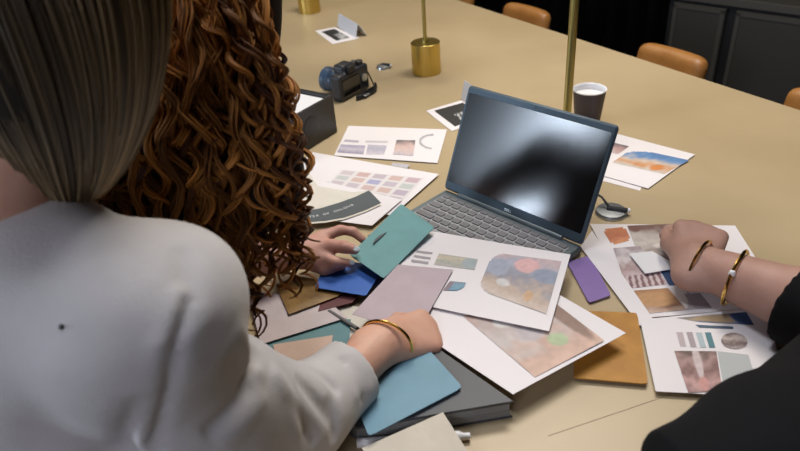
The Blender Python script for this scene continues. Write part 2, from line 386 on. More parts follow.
#=== PART 2
# ------------------------------------------------------------------ the room
def struct(name, b, m): o = b.build(name, m); o['kind'] = 'structure'; return o
struct('floor', MB().box((0, 1, -.05), (12, 12, .1)), M['floor'])
struct('ceiling', MB().box((0, 1, 2.85), (12, 12, .1)), M['ceil'])
BW = nrm((.67, -.74, 0)); BN = V(-BW[1], BW[0], 0); BN = BN if BN[1] > 0 else -BN        # back wall direction / outward normal
bp = atd(735, -1, 3.0)                                                              # a point of the sideboard's top front edge
wallp = bp+BN*.47
struct('wall_back', MB().box((wallp[0]+BN[0]*.06, wallp[1]+BN[1]*.06, 1.4), (9, .1, 2.8), (BW, BN, V(0, 0, 1))), M['wall'])
struct('wall_left', MB().box((-4.9, 1, 1.4), (.1, 12, 2.8)), M['wallcream'])
struct('wall_right', MB().box((5.5, 1, 1.4), (.1, 12, 2.8)), M['wallcream'])
struct('wall_near', MB().box((0, -4.5, 1.4), (12, .1, 2.8)), M['wallcream'])
# black curtain in front of the back wall, left of the sideboard
lp = atd(630, 30, 3.05)
def curtain():
    n = 150; v = []; f = []
    s0 = np.dot(lp-wallp, BW)
    for i in range(n+1):
        s = s0-.02-3.2*i/n; dp = -.10+.035*math.sin(i*1.05)+.012*math.sin(i*.37)
        for z in (.02, 2.75): p = wallp+BW*s+BN*dp; v.append((p[0], p[1], z))
    for i in range(n): f.append((2*i, 2*i+2, 2*i+3, 2*i+1))
    o = mesh_np('curtain', v, f, M['blackcloth']); md = o.modifiers.new('thickness', 'SOLIDIFY'); md.thickness = .003
    tag(o, 'black floor length curtain hanging behind the far chairs', 'curtain')
curtain()
# sideboard
H0 = bp[2]
t = thing('sideboard', 'charcoal panelled sideboard along the dark back wall', 'sideboard', (bp[0], bp[1], 0))
s0 = np.dot(lp-bp, BW); SL = 2.6
def sb(b, u0, u1, d0, d1, z0, z1, bev=0):
    c = bp+BW*(u0+u1)/2+BN*(d0+d1)/2; return b.box((c[0], c[1], (z0+z1)/2), (u1-u0, d1-d0, z1-z0), (BW, BN, V(0, 0, 1)), bev)
b = MB(); sb(b, s0, s0+SL, .025, .42, .06, H0-.035); sb(b, s0+.03, s0+SL-.03, .07, .40, 0, .06); b.build('body', M['black'], t)
b = MB(); sb(b, s0-.01, s0+SL+.01, 0, .43, H0-.035, H0, .004); b.build('top', M['cabframe'], t)
d1 = np.dot(atd(722, 20, 3.05)-bp, BW); dw = d1-s0-.015
u = s0+.03
for i in range(6):
    wd = (d1-u) if i == 0 else .44
    b = MB(); sb(b, u, u+wd, 0, .022, .09, H0-.05, .003); dr = b.build('door', M['cab'], t)
    b = MB()
    for e in (u+.004, u+wd-.022): sb(b, e, e+.018, -.004, .002, .092, H0-.052)
    for z in (.095, H0-.072): sb(b, u+.004, u+wd-.004, -.004, .002, z, z+.016)
    b.build('door_frame', M['cabframe'], dr)
    u += wd+.045
    if u+.44 > s0+SL: break
# ------------------------------------------------------------------ table
W0, W1, VA, VB = .055, 1.527, -3.7, -.16
t = thing('conference_table', 'long pale oak conference table with papers spread over it', 'table', (*tv(.8, -1.9)[:2], 0))
cen = tv((W0+W1)/2, (VA+VB)/2)
b = MB(); b.box((cen[0], cen[1], TZ-.018), (W1-W0, VB-VA, .036), (W_, -V_, V(0, 0, 1)), .008); tt = b.build('tabletop', M['table'], t, True)
def seam(p, q, wd=.0012):
    b = MB()
    p, q = np.array(p), np.array(q); d = nrm(q-p); n = np.cross(d, V(0, 0, 1)); b.box(((p+q)/2)+V(0, 0, .0002), (np.linalg.norm(q-p), wd, .0004), (d, n, V(0, 0, 1)))
    b.build('veneer_joint', M['joint'], t)
M['joint'] = mat('veneer joint line', (.34, .27, .17), .6)
seam(at(548, 436), at(690, 388), .0009)
for w in (.35, 1.2):
    for v in (-.6, -3.2):
        c = tv(w, v); b = MB(); b.box((c[0], c[1], (TZ-.036)/2), (.07, .07, TZ-.037), (W_, -V_, V(0, 0, 1)), .006); b.build('leg', M['steel'], t)
b = MB(); c = tv(.78, -1.9); b.box((c[0], c[1], TZ-.066), (.8, 2.55, .058), (W_, -V_, V(0, 0, 1))); b.build('underframe', M['steel'], t)
# ------------------------------------------------------------------ chairs across the table
def make_chair():
    t = thing('leather_chair', '', 'chair', (0, 0, 0), 'leather chairs across the table')
    # local frame: back at +y, seat towards -y ; built at origin
    S = SDF((-.26, .12, .34), (.26, .36, .78), .009)
    n = 15
    for i in range(n):
        x = -.102+.204*i/(n-1); y = .27-.55*x*x*1.2
        S.cap((x, y-.03, .47), (x, y+.015, .683-.18*x*x), .026, .026, .016)
    S.mesh('backrest', M['leather'], t)
    S = SDF((-.28, -.28, .36), (.28, .28, .52), .011); S.cap((-.14, -.14, .44), (.14, -.14, .44), .05, .05, .08, flat=((0, 0, 1), .7)); S.cap((-.16, .12, .44), (.16, .12, .44), .06, .06, .08, flat=((0, 0, 1), .7)); S.ell((0, 0, .44), (.22, .22, .045), k=.05)
    S.mesh('seat', M['leather'], t)
    for x in (-.15, .15):
        b = MB(); b.tube([(x, .20, .43), (x, .262, .52)], .010); b.build('back_support', M['steel'], t, True)
        for y in (-.15, .15):
            b = MB(); b.tube([(x, y, .42), (x*1.3, y*1.3, .0)], [.014, .009], 12); b.build('leg', M['steel'], t, True)
    return t
def dup(root):
    r = root.copy(); C.objects.link(r)
    for ch in list(root.children):
        c = ch.copy(); C.objects.link(c); c.parent = r
        for g in ch.children: d = g.copy(); C.objects.link(d); d.parent = c
    return r
ch0 = make_chair(); ang = math.atan2(W_[1], W_[0])-math.pi/2
CH = [(1.47, -2.60, 'tan leather chair back at the top edge, mostly cut off above the table', 0), (1.47, -2.09, 'tan leather chair back left of the thick brass pole', .05),
      (1.47, -1.375, 'tan leather chair back standing in front of the left end of the charcoal sideboard', .03), (1.47, -.86, 'tan leather chair back at the far right edge of the table', 0)]
for i, (w, v, lab, da) in enumerate(CH):
    o = ch0 if i == 0 else dup(ch0); p = tv(w, v); o.location = (p[0], p[1], 0); o.rotation_euler = (0, 0, ang+da); o['label'] = lab
# ------------------------------------------------------------------ lamps
def lamp(p, lab, r=.0425, h=.105, pr=.0055, joint=None, ph=.62):
    t = thing('table_lamp', lab, 'lamp', (p[0], p[1], TZ), 'brass table lamps')
    o = V(p[0], p[1], TZ)
    MB().lathe(o, (0, 0, 1), [(r-.001, 0), (r, .001), (r, h-.0015), (r-.0015, h)], 56).build('base', M['brass'], t, True)
    MB().lathe(o, (0, 0, 1), [(pr*2, h), (pr*1.9, h+.006), (pr, h+.007), (pr, ph)], 20).build('pole', M['brassdark'], t, True)
    if joint: MB().lathe(o, (0, 0, 1), [(pr, joint), (pr*1.28, joint+.001), (pr*1.28, ph), (pr, ph+.001)], 20).build('sleeve', M['brass'], t, True)
    sh = MB().lathe(o, (0, 0, 1), [(.02, ph-.005), (.11, ph-.045), (.112, ph-.045), (.024, ph+.008), (.004, ph+.012)], 40, caps=False).build('lamp_shade', M['brass'], t, True)
    MB().lathe(o, (0, 0, 1), [(.018, ph-.04), (.026, ph-.032), (.02, ph-.008)], 20).build('bulb', M['lamp'], sh, True)
    return t
pA = at(310.5, 14); pA = pA+nrm(V(*pA[:2], 0))*.035; lamp(pA, 'brass cylinder lamp base at the top edge left of centre', ph=.8)
pB = at(427, 77); pB = pB+nrm(V(*pB[:2], 0))*.040; lamp(pB, 'brass cylinder lamp with thin pole beyond the camera', h=.092, pr=.0055, ph=.8)
pC = V(.368, 1.285, 0); lamp(pC, 'tall brass lamp with thicker pole standing behind the open laptop', r=.04, h=.05, pr=.0085, joint=.345, ph=.8)
# ------------------------------------------------------------------ cup
c = at(586.5, 127); c = c+nrm(V(*c[:2], 0))*.012
t = thing('paper_cup', 'dark paper coffee cup with white inside behind the laptop', 'cup', (c[0], c[1], TZ+.0005)); o = V(c[0], c[1], TZ+.0005)
MB().lathe(o, (0, 0, 1), [(.0275, 0), (.0285, .001), (.0375, .088), (.0362, .088), (.0275, .006)], 48, caps=False).add([], []).build('cup_wall', M['cupblack'], t, True)
MB().lathe(o, (0, 0, 1), [(.0005, .006), (.0272, .006), (.0360, .0885), (.0374, .0895), (.0388, .0912), (.0378, .0885)], 48, caps=False).build('lining', M['white'], t, True)
MB().lathe(o, (0, 0, 1), [(.0005, .076), (.0345, .076)], 40, caps=False).build('inner_disc', M['white'], t, True)  # white disc raised in the cup so its inside reads as lit
# ------------------------------------------------------------------ laptop
yaw = math.radians(-48.086); tl = math.radians(23.16)
LA = V(math.cos(yaw), math.sin(yaw), 0); LN = V(-math.sin(yaw), math.cos(yaw), 0); UZ = V(0, 0, 1)
LO = V(.093, 1.171, TZ+.017); LU = LN*math.sin(tl)+UZ*math.cos(tl); LF = np.cross(LA, LU); LF = LF if LF[1] < 0 else -LF
t = thing('laptop', 'open slate grey laptop with dark screen and keyboard partly under papers', 'laptop', (LO[0], LO[1], TZ))
LW, LH, LD = .321, .212, .212
lp3 = lambda u, d, z: LO+LA*u-LN*d+V(0, 0, z)
b = MB(); b.box(lp3(LW/2, LD/2-.004, -.0085), (LW, LD+.008, .0145), (LA, -LN, UZ), .008); base = b.build('base', M['alu'], t, True)
b = MB(); b.box(lp3(LW/2, .068, -.0009), (.292, .110, .0008), (LA, -LN, UZ), .003); b.build('keyboard_deck', M['keywell'], base)
rows = [(.0175, .012, 15), (.034, .0165, 14), (.053, .0165, 14), (.072, .0165, 13), (.091, .0165, 12), (.110, .0165, 9)]
for ri, (d, hh, n) in enumerate(rows):
    tot = .286; ws = [1]*n
    if ri == 1: ws = [1]*13+[1.7]
    if ri == 2: ws = [1.5]+[1]*12+[1.2]
    if ri == 3: ws = [1.8]+[1]*11+[1.9]
    if ri == 4: ws = [2.3]+[1]*10+[2.4]
    if ri == 5: ws = [1.2, 1, 1.2, 1.1, 5.2, 1.1, 1.2, 1, 1]
    g = .0028; un = (tot-g*(len(ws)-1))/sum(ws); x = (LW-tot)/2
    for wk in ws:
        ww = un*wk; k = MB().box(lp3(x+ww/2, d, .0006), (ww, hh-.0022, .0018), (LA, -LN, UZ), .0022).build('key', M['key'], base); x += ww+g
b = MB(); b.box(lp3(LW/2, .165, -.0009), (.11, .065, .0006), (LA, -LN, UZ), .003); b.build('touchpad', M['lidedge'], base)
lo = lambda u, h, f=0: LO+LA*u+LU*h+LF*f
b = MB(); b.box(lo(LW/2, LH/2+.002, -.0035), (LW, LH-.002, .006), (LA, LU, LF), .007); lid = b.build('lid', M['lidedge'], t, True)
b = MB(); b.box(lo(LW/2, LH/2+.002, .0002), (LW-.005, LH-.008, .0015), (LA, LU, LF), .006); b.build('bezel', M['lidedge'], lid, True)
b = MB(); b.box(lo(LW/2, LH/2+.0045, .0011), (LW-.014, LH-.034, .0006), (LA, LU, LF), .002); b.build('screen', M['screen'], lid)
b = MB(); b.tube([lo(.04, .001, -.002), lo(LW-.04, .001, -.002)], .0055, 14); b.build('hinge', M['alu'], t, True)
text3('DELL', .0072, lo(LW/2, .0085, .0012), (LA, LU), M['logo'], 'logo', lid)
MB().lathe(lo(LW/2, LH-.006, .0009), LF, [(.0019, 0), (.0019, .0006)], 14).build('webcam', M['black'], lid)
# ------------------------------------------------------------------ camera on the table
def dslr():
    O = at(348, 99); t = thing('camera', 'black digital camera with blue-tinted lens lying beside the black box', 'camera', (O[0], O[1], TZ))
    a = math.radians(142); D = V(math.cos(a), math.sin(a), 0); B = V(D[1], -D[0], 0); B = B if B[0] > 0 else -B          # D lens direction, B body width
    O = V(O[0], O[1], TZ)+V(.01, .03, .0005)
    P = lambda u, d, z: O+B*u+D*d+UZ*z
    ax = (B, D, UZ)
    S = SDF(O-.13, O+V(.13, .13, .14), .003)
    def bx(c, s, r):
        n = 4; h = np.array(s)/2-r
        for i in (-1, 1):
            for j in (-1, 1): S.cap(P(c[0]+i*h[0], c[1]+j*h[1], c[2]-h[2]), P(c[0]+i*h[0], c[1]+j*h[1], c[2]+h[2]), r, r, 0)
        for uu in np.linspace(-h[0], h[0], max(2, int(h[0]*2/r)+1)):
            for jj in np.linspace(-h[1], h[1], max(2, int(h[1]*2/r)+1)): S.cap(P(c[0]+uu, c[1]+jj, c[2]-h[2]), P(c[0]+uu, c[1]+jj, c[2]+h[2]), r, r, 0)
    bx((0, 0, .038), (.128, .036, .074), .008); bx((.050, .018, .038), (.034, .034, .070), .012); bx((-.012, .008, .080), (.050, .040, .030), .010)
    bo = S.mesh('body', M['camblack'], t, 3)
    b = MB(); b.box(P(-.018, -.0185, .036), (.072, .002, .048), ax, .003); b.build('rear_screen', M['screen'], bo)
    b = MB(); b.box(P(-.012, -.018, .082), (.028, .010, .018), ax, .004); b.build('eyepiece', M['black'], bo, True)
    b = MB(); b.lathe(P(.040, -.018, .040), -D, [(.011, 0), (.011, .003), (.004, .0035), (.004, .005)], 24); b.build('control_dial', M['silver'], bo, True)
    b = MB(); b.lathe(P(.045, 0, .076), UZ, [(.011, 0), (.011, .008), (.009, .009)], 24); b.build('mode_dial', M['camblack'], bo, True)
    b = MB(); b.lathe(P(.052, .028, .074), UZ, [(.006, 0), (.006, .004)], 16); b.build('shutter_button', M['silver'], bo, True)
    b = MB(); b.lathe(P(-.014, .014, .040), D, [(.030, 0), (.031, .004), (.031, .018), (.0325, .020), (.0325, .034), (.031, .036), (.031, .044), (.034, .047), (.034, .060), (.032, .061), (.028, .054)], 40); ln = b.build('lens', M['camblue'], t, True)
    b = MB()
    for k in range(28):
        a2 = 2*math.pi*k/28; b.box(P(-.014, .014, .040)+(B*math.cos(a2)+UZ*math.sin(a2))*.0325+D*.027, (.003, .013, .0015), (np.cross(D, B*math.cos(a2)+UZ*math.sin(a2)), D, B*math.cos(a2)+UZ*math.sin(a2)))
    b.build('grip_ring', M['camblack'], ln)
    b = MB(); b.lathe(P(-.014, .014, .040)+D*.0545, D, [(.0275, 0), (.018, .0015), (.0005, .0022)], 30, caps=False); b.build('front_glass', M['lensblue'], ln, True)
    b = MB(); pts = [P(.066, .0, .062), P(.074, -.008, .035), P(.070, -.026, .008), P(.045, -.050, .005), P(0, -.052, .005), P(-.03, -.042, .006), P(.01, -.038, .005), P(.055, -.045, .010), P(.070, -.03, .012)]
    q = []
    for i in range(len(pts)-1):
        for s in range(5):
            f = s/5; p0, p1, p2, p3 = pts[max(i-1, 0)], pts[i], pts[i+1], pts[min(i+2, len(pts)-1)]
            q.append(.5*((2*p1)+(-p0+p2)*f+(2*p0-5*p1+4*p2-p3)*f*f+(-p0+3*p1-3*p2+p3)*f**3))
    b.tube(q, .008, 10, flat=.25, up=(0, 0, 1)); b.build('strap', M['black'], t, True)
    b = MB(); b.box(P(.0, -.052, .0085), (.022, .012, .004), ax, .003); b.build('strap_buckle', M['silver'], t)
dslr()
# ------------------------------------------------------------------ black box with papers
def bag():
    A = at(338, 132); B2 = at(309, 150); dx = nrm(A-B2); dy = nrm(V(-dx[1], dx[0], 0)); dy = dy if dy[1] > 0 else -dy
    L = .24; D = .15; H = .098; c = A-dx*L/2+dy*D/2; c[2] = TZ
    t = thing('document_box', 'open black leather box holding white papers in front of the camera', 'box', (c[0], c[1], TZ)); ax = (dx, dy, UZ)
    c = c+V(0, 0, .0006); P = lambda x, y, z: c+dx*x+dy*y+UZ*z
    b = MB(); b.box(P(0, 0, .003), (L-.004, D-.004, .006), ax, .008); b.build('bottom', M['bagblack'], t)
    for y in (-1, 1):
        b = MB(); b.box(P(0, y*(D/2-.004), H/2), (L, .008, H), ax, .0035); b.build('side', M['bagblack'], t, True)
    for x in (-1, 1):
        b = MB(); b.box(P(x*(L/2-.004), 0, H/2), (.008, D-.016, H), ax, .0035); b.build('side', M['bagblack'], t, True)
    b = MB(); b.lathe(P(.03, -D/2, H*.5), -dy, [(.028, -.001), (.028, .0008), (.024, .0016)], 28); b.build('embossed_disc', M['bagblack'], t, True)
    b = MB(); b.box(P(0, 0, .050), (L-.022, D-.022, .078), ax, .002); o = b.build('paper_stack', M['white'], None); tag(o, 'stack of white papers standing inside the black box', 'papers')
bag()
# ------------------------------------------------------------------ small prints and folded cards
def polaroid(name, lab, quad, pq, seed):
    bw = lambda s, t: (.5, .5, .5) if (.35 < s < .9 and t > .45 and (int(s*16+t*5) % 2 == 0)) else ((.33, .33, .33) if s+t > 1.25 and vn(s*9, t*9, seed) > .5 else (.012, .012, .012))
    sheet(name, lab, 'photo print', quad, .0006, M['paper'], [(pq, bw, 20, 16)], amp=.0004, seed=seed, group=None, th=.0006)
polaroid('photo_print', 'small black and white photo print with white border near the top lamp base', [(315, 31), (335, 27.3), (360, 38.2), (333, 44.5)], [(321.5, 32), (334.5, 29), (350, 38), (336.5, 41)], 3)
polaroid('photo_print', 'black and white photo print sticking out from behind the laptop screen', [(426, 111), (462, 100.5), (487, 118), (452, 131.5)], [(434, 111), (463, 103), (480, 117), (455, 127)], 4)
def standcard(lab, px0, px1, h, lean=.012):
    A, B2 = at(*px0), at(*px1); d = nrm(B2-A); n = V(-d[1], d[0], 0); n = n if n[1] > 0 else -n; L = np.linalg.norm(B2-A)
    t = thing('place_card', lab, 'card', ((A+B2)/2)[:2].tolist()+[TZ]); c = (A+B2)/2; up = nrm(UZ*h+n*lean)
    MB().box(c+up*h/2+V(0, 0, .0018), (L, h, .0012), (d, up, np.cross(d, up)), .0005).build('front_panel', M['dusty white'], t)
    up2 = nrm(UZ*h-n*.03); MB().box(c+n*(lean+.031)+up2*h/2+V(0, 0, .0018), (L, h, .0012), (d, up2, np.cross(d, up2)), .0005).build('back_panel', M['dusty white'], t)
M['dusty white'] = mat('translucent grey white card', (.70, .70, .72), .5)
standcard('small folded white card standing behind the photo print by the top lamp', (337.5, 27), (356, 38.5), .048)
standcard('small folded white card standing half hidden behind the laptop corner', (461, 99), (478, 112), .05)
# ------------------------------------------------------------------ table grommets
def grommet(px, py, r, lab, cable=True):
    c = at(px, py); t = thing('cable_grommet', lab, 'grommet', (c[0], c[1], TZ))
    MB().lathe(c+V(0, 0, .0004), UZ, [(r, 0), (r, .003), (r*.9, .0065), (r*.5, .008), (.0005, .0083)], 40, caps=False).build('disc', M['silver'], t, True)
    e = nrm(at(px+12, py+1.5)-c); MB().box(c+e*r*.35+V(0, 0, .0105), (r*1.3, r*.32, .006), (e, np.cross(UZ, e), UZ), .003).build('plug', M['black'], t, True)
    MB().box(c+e*r*1.05+V(0, 0, .010), (r*.16, r*.3, .007), (e, np.cross(UZ, e), UZ), .002).build('plug_tip', M['white'], t, True)
    if cable:
        q = [c+e*r*-.1+V(0, 0, .011), c+V(-.014, .02, .025), c+V(-.035, .05, .03), c+V(-.065, .07, .012), c+V(-.10, .09, .003)]
        MB().tube(q, .0022, 8).build('cable', M['black'], t, True)
grommet(611, 213, .030, 'silver oval disc with a black plug and cable right of the laptop')
grommet(384, 67.5, .024, 'small silver disc with black plug left of the middle brass lamp', False)
#=== PART 3
#=== PART 3   papers on the table
G = 'printed mood board sheets'
grey = (.35, .33, .36)
# ---- sheet with small pictures, upper left
sheet('printed_sheet', 'white sheet with two rows of small faint pictures nearest the black box', 'paper', [(348.5, 126), (447, 130), (437.5, 163.5), (334, 156)], .0015, M['paper'], [
    ([(341, 145), (365.5, 146), (363.5, 155), (337, 153)], pic([(.36, .34, .46), (.55, .50, .60), (.28, .26, .36)], 5, 4, 1)),
    ([(368, 145), (387, 146), (384, 155), (366, 155)], pic([(.50, .48, .56), (.44, .42, .52), (.62, .56, .60)], 5, 4, 2)),
    ([(345, 140), (359, 141), (358.5, 143), (344, 142)], pic([(.45, .42, .5)], 3, 2, 2), 8, 2), ([(366, 141), (388, 141.5), (387.5, 143), (365.5, 142.7)], pic([(.6, .55, .6)], 3, 2, 2), 8, 2),
    ([(396.5, 140.5), (415.5, 141), (413, 156.5), (393, 155)], pic([(.16, .14, .15), (.62, .42, .38), (.68, .50, .46), (.55, .48, .52)], 4, 4, 3)),
    ([(419, 134), (440, 135), (438, 150), (417, 149)], flatc((.45, .44, .47)), 30, 24, lambda s, t: .70 < ((s-.75)/.7)**2+((t-.5)/.5)**2 < 1.0 and s < .7)], seed=2, group=G)
# ---- swatch grid sheet
cols = [(.60, .52, .54), (.52, .46, .52), (.62, .52, .50), (.60, .40, .38), (.60, .44, .42), (.52, .55, .54), (.52, .44, .50), (.55, .46, .54), (.62, .50, .48), (.62, .44, .40), (.56, .50, .54), (.50, .50, .60), (.56, .40, .44), (.38, .38, .58), (.48, .40, .50), (.55, .48, .54)]
def swgrid(s, t):
    i, j = int(s*5), int(t*4); a, c = s*5-i, t*4-j
    return (.74, .70, .70) if (a < .12 or a > .88 or c < .14 or c > .86) else cols[(i*3+j*5+i*j) % 16]
sheet('printed_sheet', 'large white colour chart sheet with grid of pastel swatches beside the curls', 'paper', [(313, 152.5), (439, 174.5), (392, 216), (268, 190)], .0045, M['paper'], [
    ([(342, 170), (424, 178.5), (399, 204.5), (322, 190)], swgrid, 60, 48), ([(311.5, 181), (329.5, 182.5), (326, 188.5), (312, 187.5)], flatc((.10, .30, .52)), 6, 4),
    ([(393, 163), (410, 165), (407, 169), (391, 166)], pic([(.5, .48, .52)], 5, 2, 4), 10, 4)], seed=3, group=G)
sheet('plain_sheet', 'white sheet lying under the dark curved booklet', 'paper', [(300, 176), (402, 200), (372, 226), (262, 212)], .0085, M['paper'], seed=5, amp=.0005)
# ---- booklet with curved slate band and lettering
def booklet():
    t = thing('booklet', 'ivory booklet with a curved slate grey band and white lettering', 'booklet', at(320, 205, .011))
    z = .0125
    top = [(262, 196), (283, 212.5), (300, 212), (320, 208.5), (340, 202.5), (355, 197), (369, 190.5)]
    bot = [(381, 204.5), (366, 211.5), (345, 219), (325, 222.5), (300, 224.5), (280, 225), (258, 224)]
    MB().ext([at(*p, z) for p in [(258, 168), (285, 168), (308, 171), (318, 186), (352, 192), (369, 190.5)]+bot], TZ+.0112, TZ+.0123).build('cover', M['ivory sheet'], t)
    out = top+bot; MB().ext([at(p[0], p[1]-1.6 if i > 6 else p[1], z) for i, p in enumerate(out)], TZ+.0125, TZ+.0129).build('band', M['dark slate band'], t)
    # lettering follows the curved band
    s = 'MASTER OF COLOUR'; mid = [(300, 218.8), (313, 217.5), (327, 214.8), (340, 211), (353, 205.8)]
    n = len(s)
    for i, chh in enumerate(s):
        if chh == ' ': continue
        u = i/(n-1)*(len(mid)-1.001); k = int(u); f = u-k
        p = np.array(mid[k])*(1-f)+np.array(mid[k+1])*f; q = np.array(mid[k+1])-np.array(mid[k]); a = at(p[0], p[1], z); d = nrm(at(p[0]+q[0]*.1, p[1]+q[1]*.1, z)-a)
        text3(chh, .0095, a+V(0, 0, .0006), (d, np.cross(UZ, d)), M['white'], 'lettering', t)
booklet()
# ---- sheet behind the laptop, right
roof = lambda s, t: not (t < .42 and s < .45 and ((s-.45)/.45)**2+((t-.42)/.42)**2 > 1)
sheet('printed_sheet', 'white sheet with blue sky picture behind the right side of the laptop', 'paper', [(601, 130), (695, 155), (648, 189), (575, 168)], .0015, M['paper'], [
    ([(633, 149), (689, 161), (664, 175), (612, 163)][:4], pic([(.07, .20, .45), (.09, .24, .50), (.60, .50, .42), (.62, .30, .12), (.60, .52, .45)], 4, 2, 11, [(.75, .75, .1, .18, (.66, .22, .03)), (.45, .8, .12, .1, (.62, .28, .10))]), 40, 26, roof),
    ([(612, 143), (629, 147), (618, 155), (605, 152)], pic([(.10, .09, .12), (.50, .30, .28), (.55, .45, .45)], 5, 3, 12))], seed=6, group=G)
sheet('printed_sheet', 'corner of a white sheet under the blue sky picture sheet', 'paper', [(606, 150), (650, 165), (640, 191), (560, 170)], .0002, M['paper'], seed=8, amp=.0002, th=.0004)
# ---- right side picture sheets
sheet('printed_sheet', 'white sheet of interior pictures under the right wrist of the black sleeved person', 'paper', [(590, 224.5), (735, 226), (786, 306), (640, 319)], .002, M['paper'], [
    ([(602, 230), (625, 227.5), (631, 241), (612, 246)], pic([(.66, .22, .07), (.50, .14, .05), (.66, .26, .10)], 2, 3, 21), 18, 14, lambda s, t: not ((s < .12 or s > .88) and (t < .12 or t > .88))),
    ([(627, 226.5), (688, 224), (722, 264), (642, 266)], pic([(.16, .07, .05), (.44, .38, .34), (.56, .50, .44), (.30, .22, .20), (.42, .30, .28)], 4, 4, 22, [(.1, .06, .1, .12, (.16, .06, .04)), (.55, .55, .3, .08, (.66, .60, .54))]), 44, 34),
    ([(613, 249), (640, 247), (668, 285), (627, 290)], (lambda f: lambda s, t: ((.62, .50, .50) if int(s*13+t*3) % 2 else (.22, .10, .11)) if t > .72 else f(s, t))(pic([(.36, .28, .30), (.66, .60, .60), (.40, .26, .25), (.60, .46, .48), (.22, .10, .12)], 3, 4, 23)), 30, 30),
    ([(658, 268.5), (700, 266), (735, 283), (669, 286.5)], pic([(.025, .07, .17), (.03, .08, .20)], 3, 3, 24)),
    ([(628, 292), (683, 288), (705, 309), (641, 315)], (lambda f: lambda s, t: f(s, t) if s < .72 else ((.42, .38, .38) if t > 1-(s-.72)*3 else (.70, .66, .62)))(pic([(.36, .17, .06), (.50, .25, .09), (.22, .09, .04), (.60, .42, .32)], 4, 3, 25, [(.35, .45, .3, .32, (.52, .27, .10))])), 34, 22),
    ([(700, 294), (712, 309), (695, 310)], flatc((.34, .30, .32)), 12, 12, lambda s, t: s+0*t > .0)], seed=9, group=G)
sheet('printed_sheet', 'white sheet with small colour bars and round picture beside the black sleeve', 'paper', [(640, 320), (764, 308), (792, 400), (655.5, 392)], .006, M['paper'], [
    ([(676, 318.5), (746, 313), (754, 326), (700, 323)], pic([(.20, .20, .22), (.40, .30, .18), (.04, .11, .25)], 3, 2, 31, [(.45, .45, .3, .45, (.42, .30, .16)), (.9, .5, .18, .7, (.03, .09, .24))]), 34, 10),
    ([(695, 325.5), (733, 327.5), (733, 330), (699, 328.5)], flatc((.05, .10, .16)), 10, 2),
    ([(676, 333), (682.5, 333), (686, 347.5), (680, 347)], flatc((.50, .42, .43)), 4, 6), ([(686, 333), (692, 333), (696.5, 348), (690.5, 348)], flatc((.40, .33, .35)), 4, 6),
    ([(695.5, 333.5), (701.5, 333.5), (706, 348.5), (700, 348.5)], flatc((.42, .52, .56)), 4, 6), ([(704.5, 333.5), (710.5, 333.5), (715, 348.5), (709, 348.5)], flatc((.06, .21, .25)), 4, 6),
    ([(720, 334), (745, 334), (749, 350), (722, 350)], pic([(.20, .14, .13), (.55, .46, .42), (.14, .09, .09), (.42, .34, .32)], 3, 4, 33), 30, 24, lambda s, t: (s-.5)**2+(t-.5)**2 < .25),
    ([(674, 352), (716, 352.5), (722, 392), (688, 394)], pic([(.13, .07, .06), (.40, .24, .22), (.20, .09, .08), (.56, .32, .30), (.30, .16, .16)], 3, 4, 34, [(.5, .3, .1, .4, (.62, .50, .50)), (.52, .82, .13, .16, (.60, .28, .25))]), 30, 30),
    ([(717, 352.5), (748, 356), (760, 396), (724, 392)], flatc((.46, .49, .50)), 6, 6)], seed=10, group=G)
sheet('printed_sheet', 'narrow pale sheet strip lying between the purple card and the orange picture', 'paper', [(580.5, 247), (592, 231), (655, 322), (640, 326)], .0045, M['paper'], seed=12, amp=.0003)
# ---- loose white card under the fingers
sheet('white_card', 'blank white card on the interior pictures by the fingertips', 'card', [(629, 254), (652, 251.5), (681, 268), (645, 274)], .008, M['white'], seed=13, amp=.0006)
# ---- purple and ochre
sheet('purple_card', 'small purple card between the laptop and the printed sheets', 'card', [(567, 263), (590, 256), (611, 296), (589, 303.5)], .003, M['purple card'], seed=14, th=.0012, rnd=.004)
sheet('ochre_envelope', 'ochre yellow envelope under the corner of the large printed sheet', 'envelope', [(577, 312), (637, 314), (648, 385.5), (573, 379)], .0045, M['ochre card'], seed=15, th=.002, rnd=.004)
# ---- thick notebook
def notebook():
    z = .031; R0 = at(513, 401, z); L0 = at(352, 428, z); Bk = at(437, 347.5, z); dx = nrm(L0-R0); dy = V(-dx[1], dx[0], 0); dy = dy if dy[1] > 0 else -dy
    d2 = nrm(Bk-R0); dyy = d2; wd = .20; dp = .148
    t = thing('notebook', 'thick grey hardback notebook under the light blue card', 'notebook', (*((R0+dx*wd/2)[:2]), TZ))
    Q = lambda i, x0, x1, y0, y1: [R0+dx*x0+dyy*y0, R0+dx*x1+dyy*y0, R0+dx*x1+dyy*y1, R0+dx*x0+dyy*y1]
    MB().ext(Q(0, 0, wd, 0, dp), TZ+.028, TZ+.031).build('front_cover', M['grey book cover'], t)
    MB().ext(Q(0, .003, wd, .002, dp-.002), TZ+.0135, TZ+.0268).build('page_block', M['page block'], t)
    MB().ext(Q(0, .001, wd, .0, dp), TZ+.0268, TZ+.028).build('hinge_strip', M['black'], t)
    MB().ext(Q(0, 0, wd, 0, dp), TZ+.0006, TZ+.0030).build('back_cover', M['grey book cover'], t)
    MB().ext(Q(0, .002, wd, .0015, dp-.002), TZ+.003, TZ+.0135).build('page_block', M['mid grey edge'], t)
notebook()
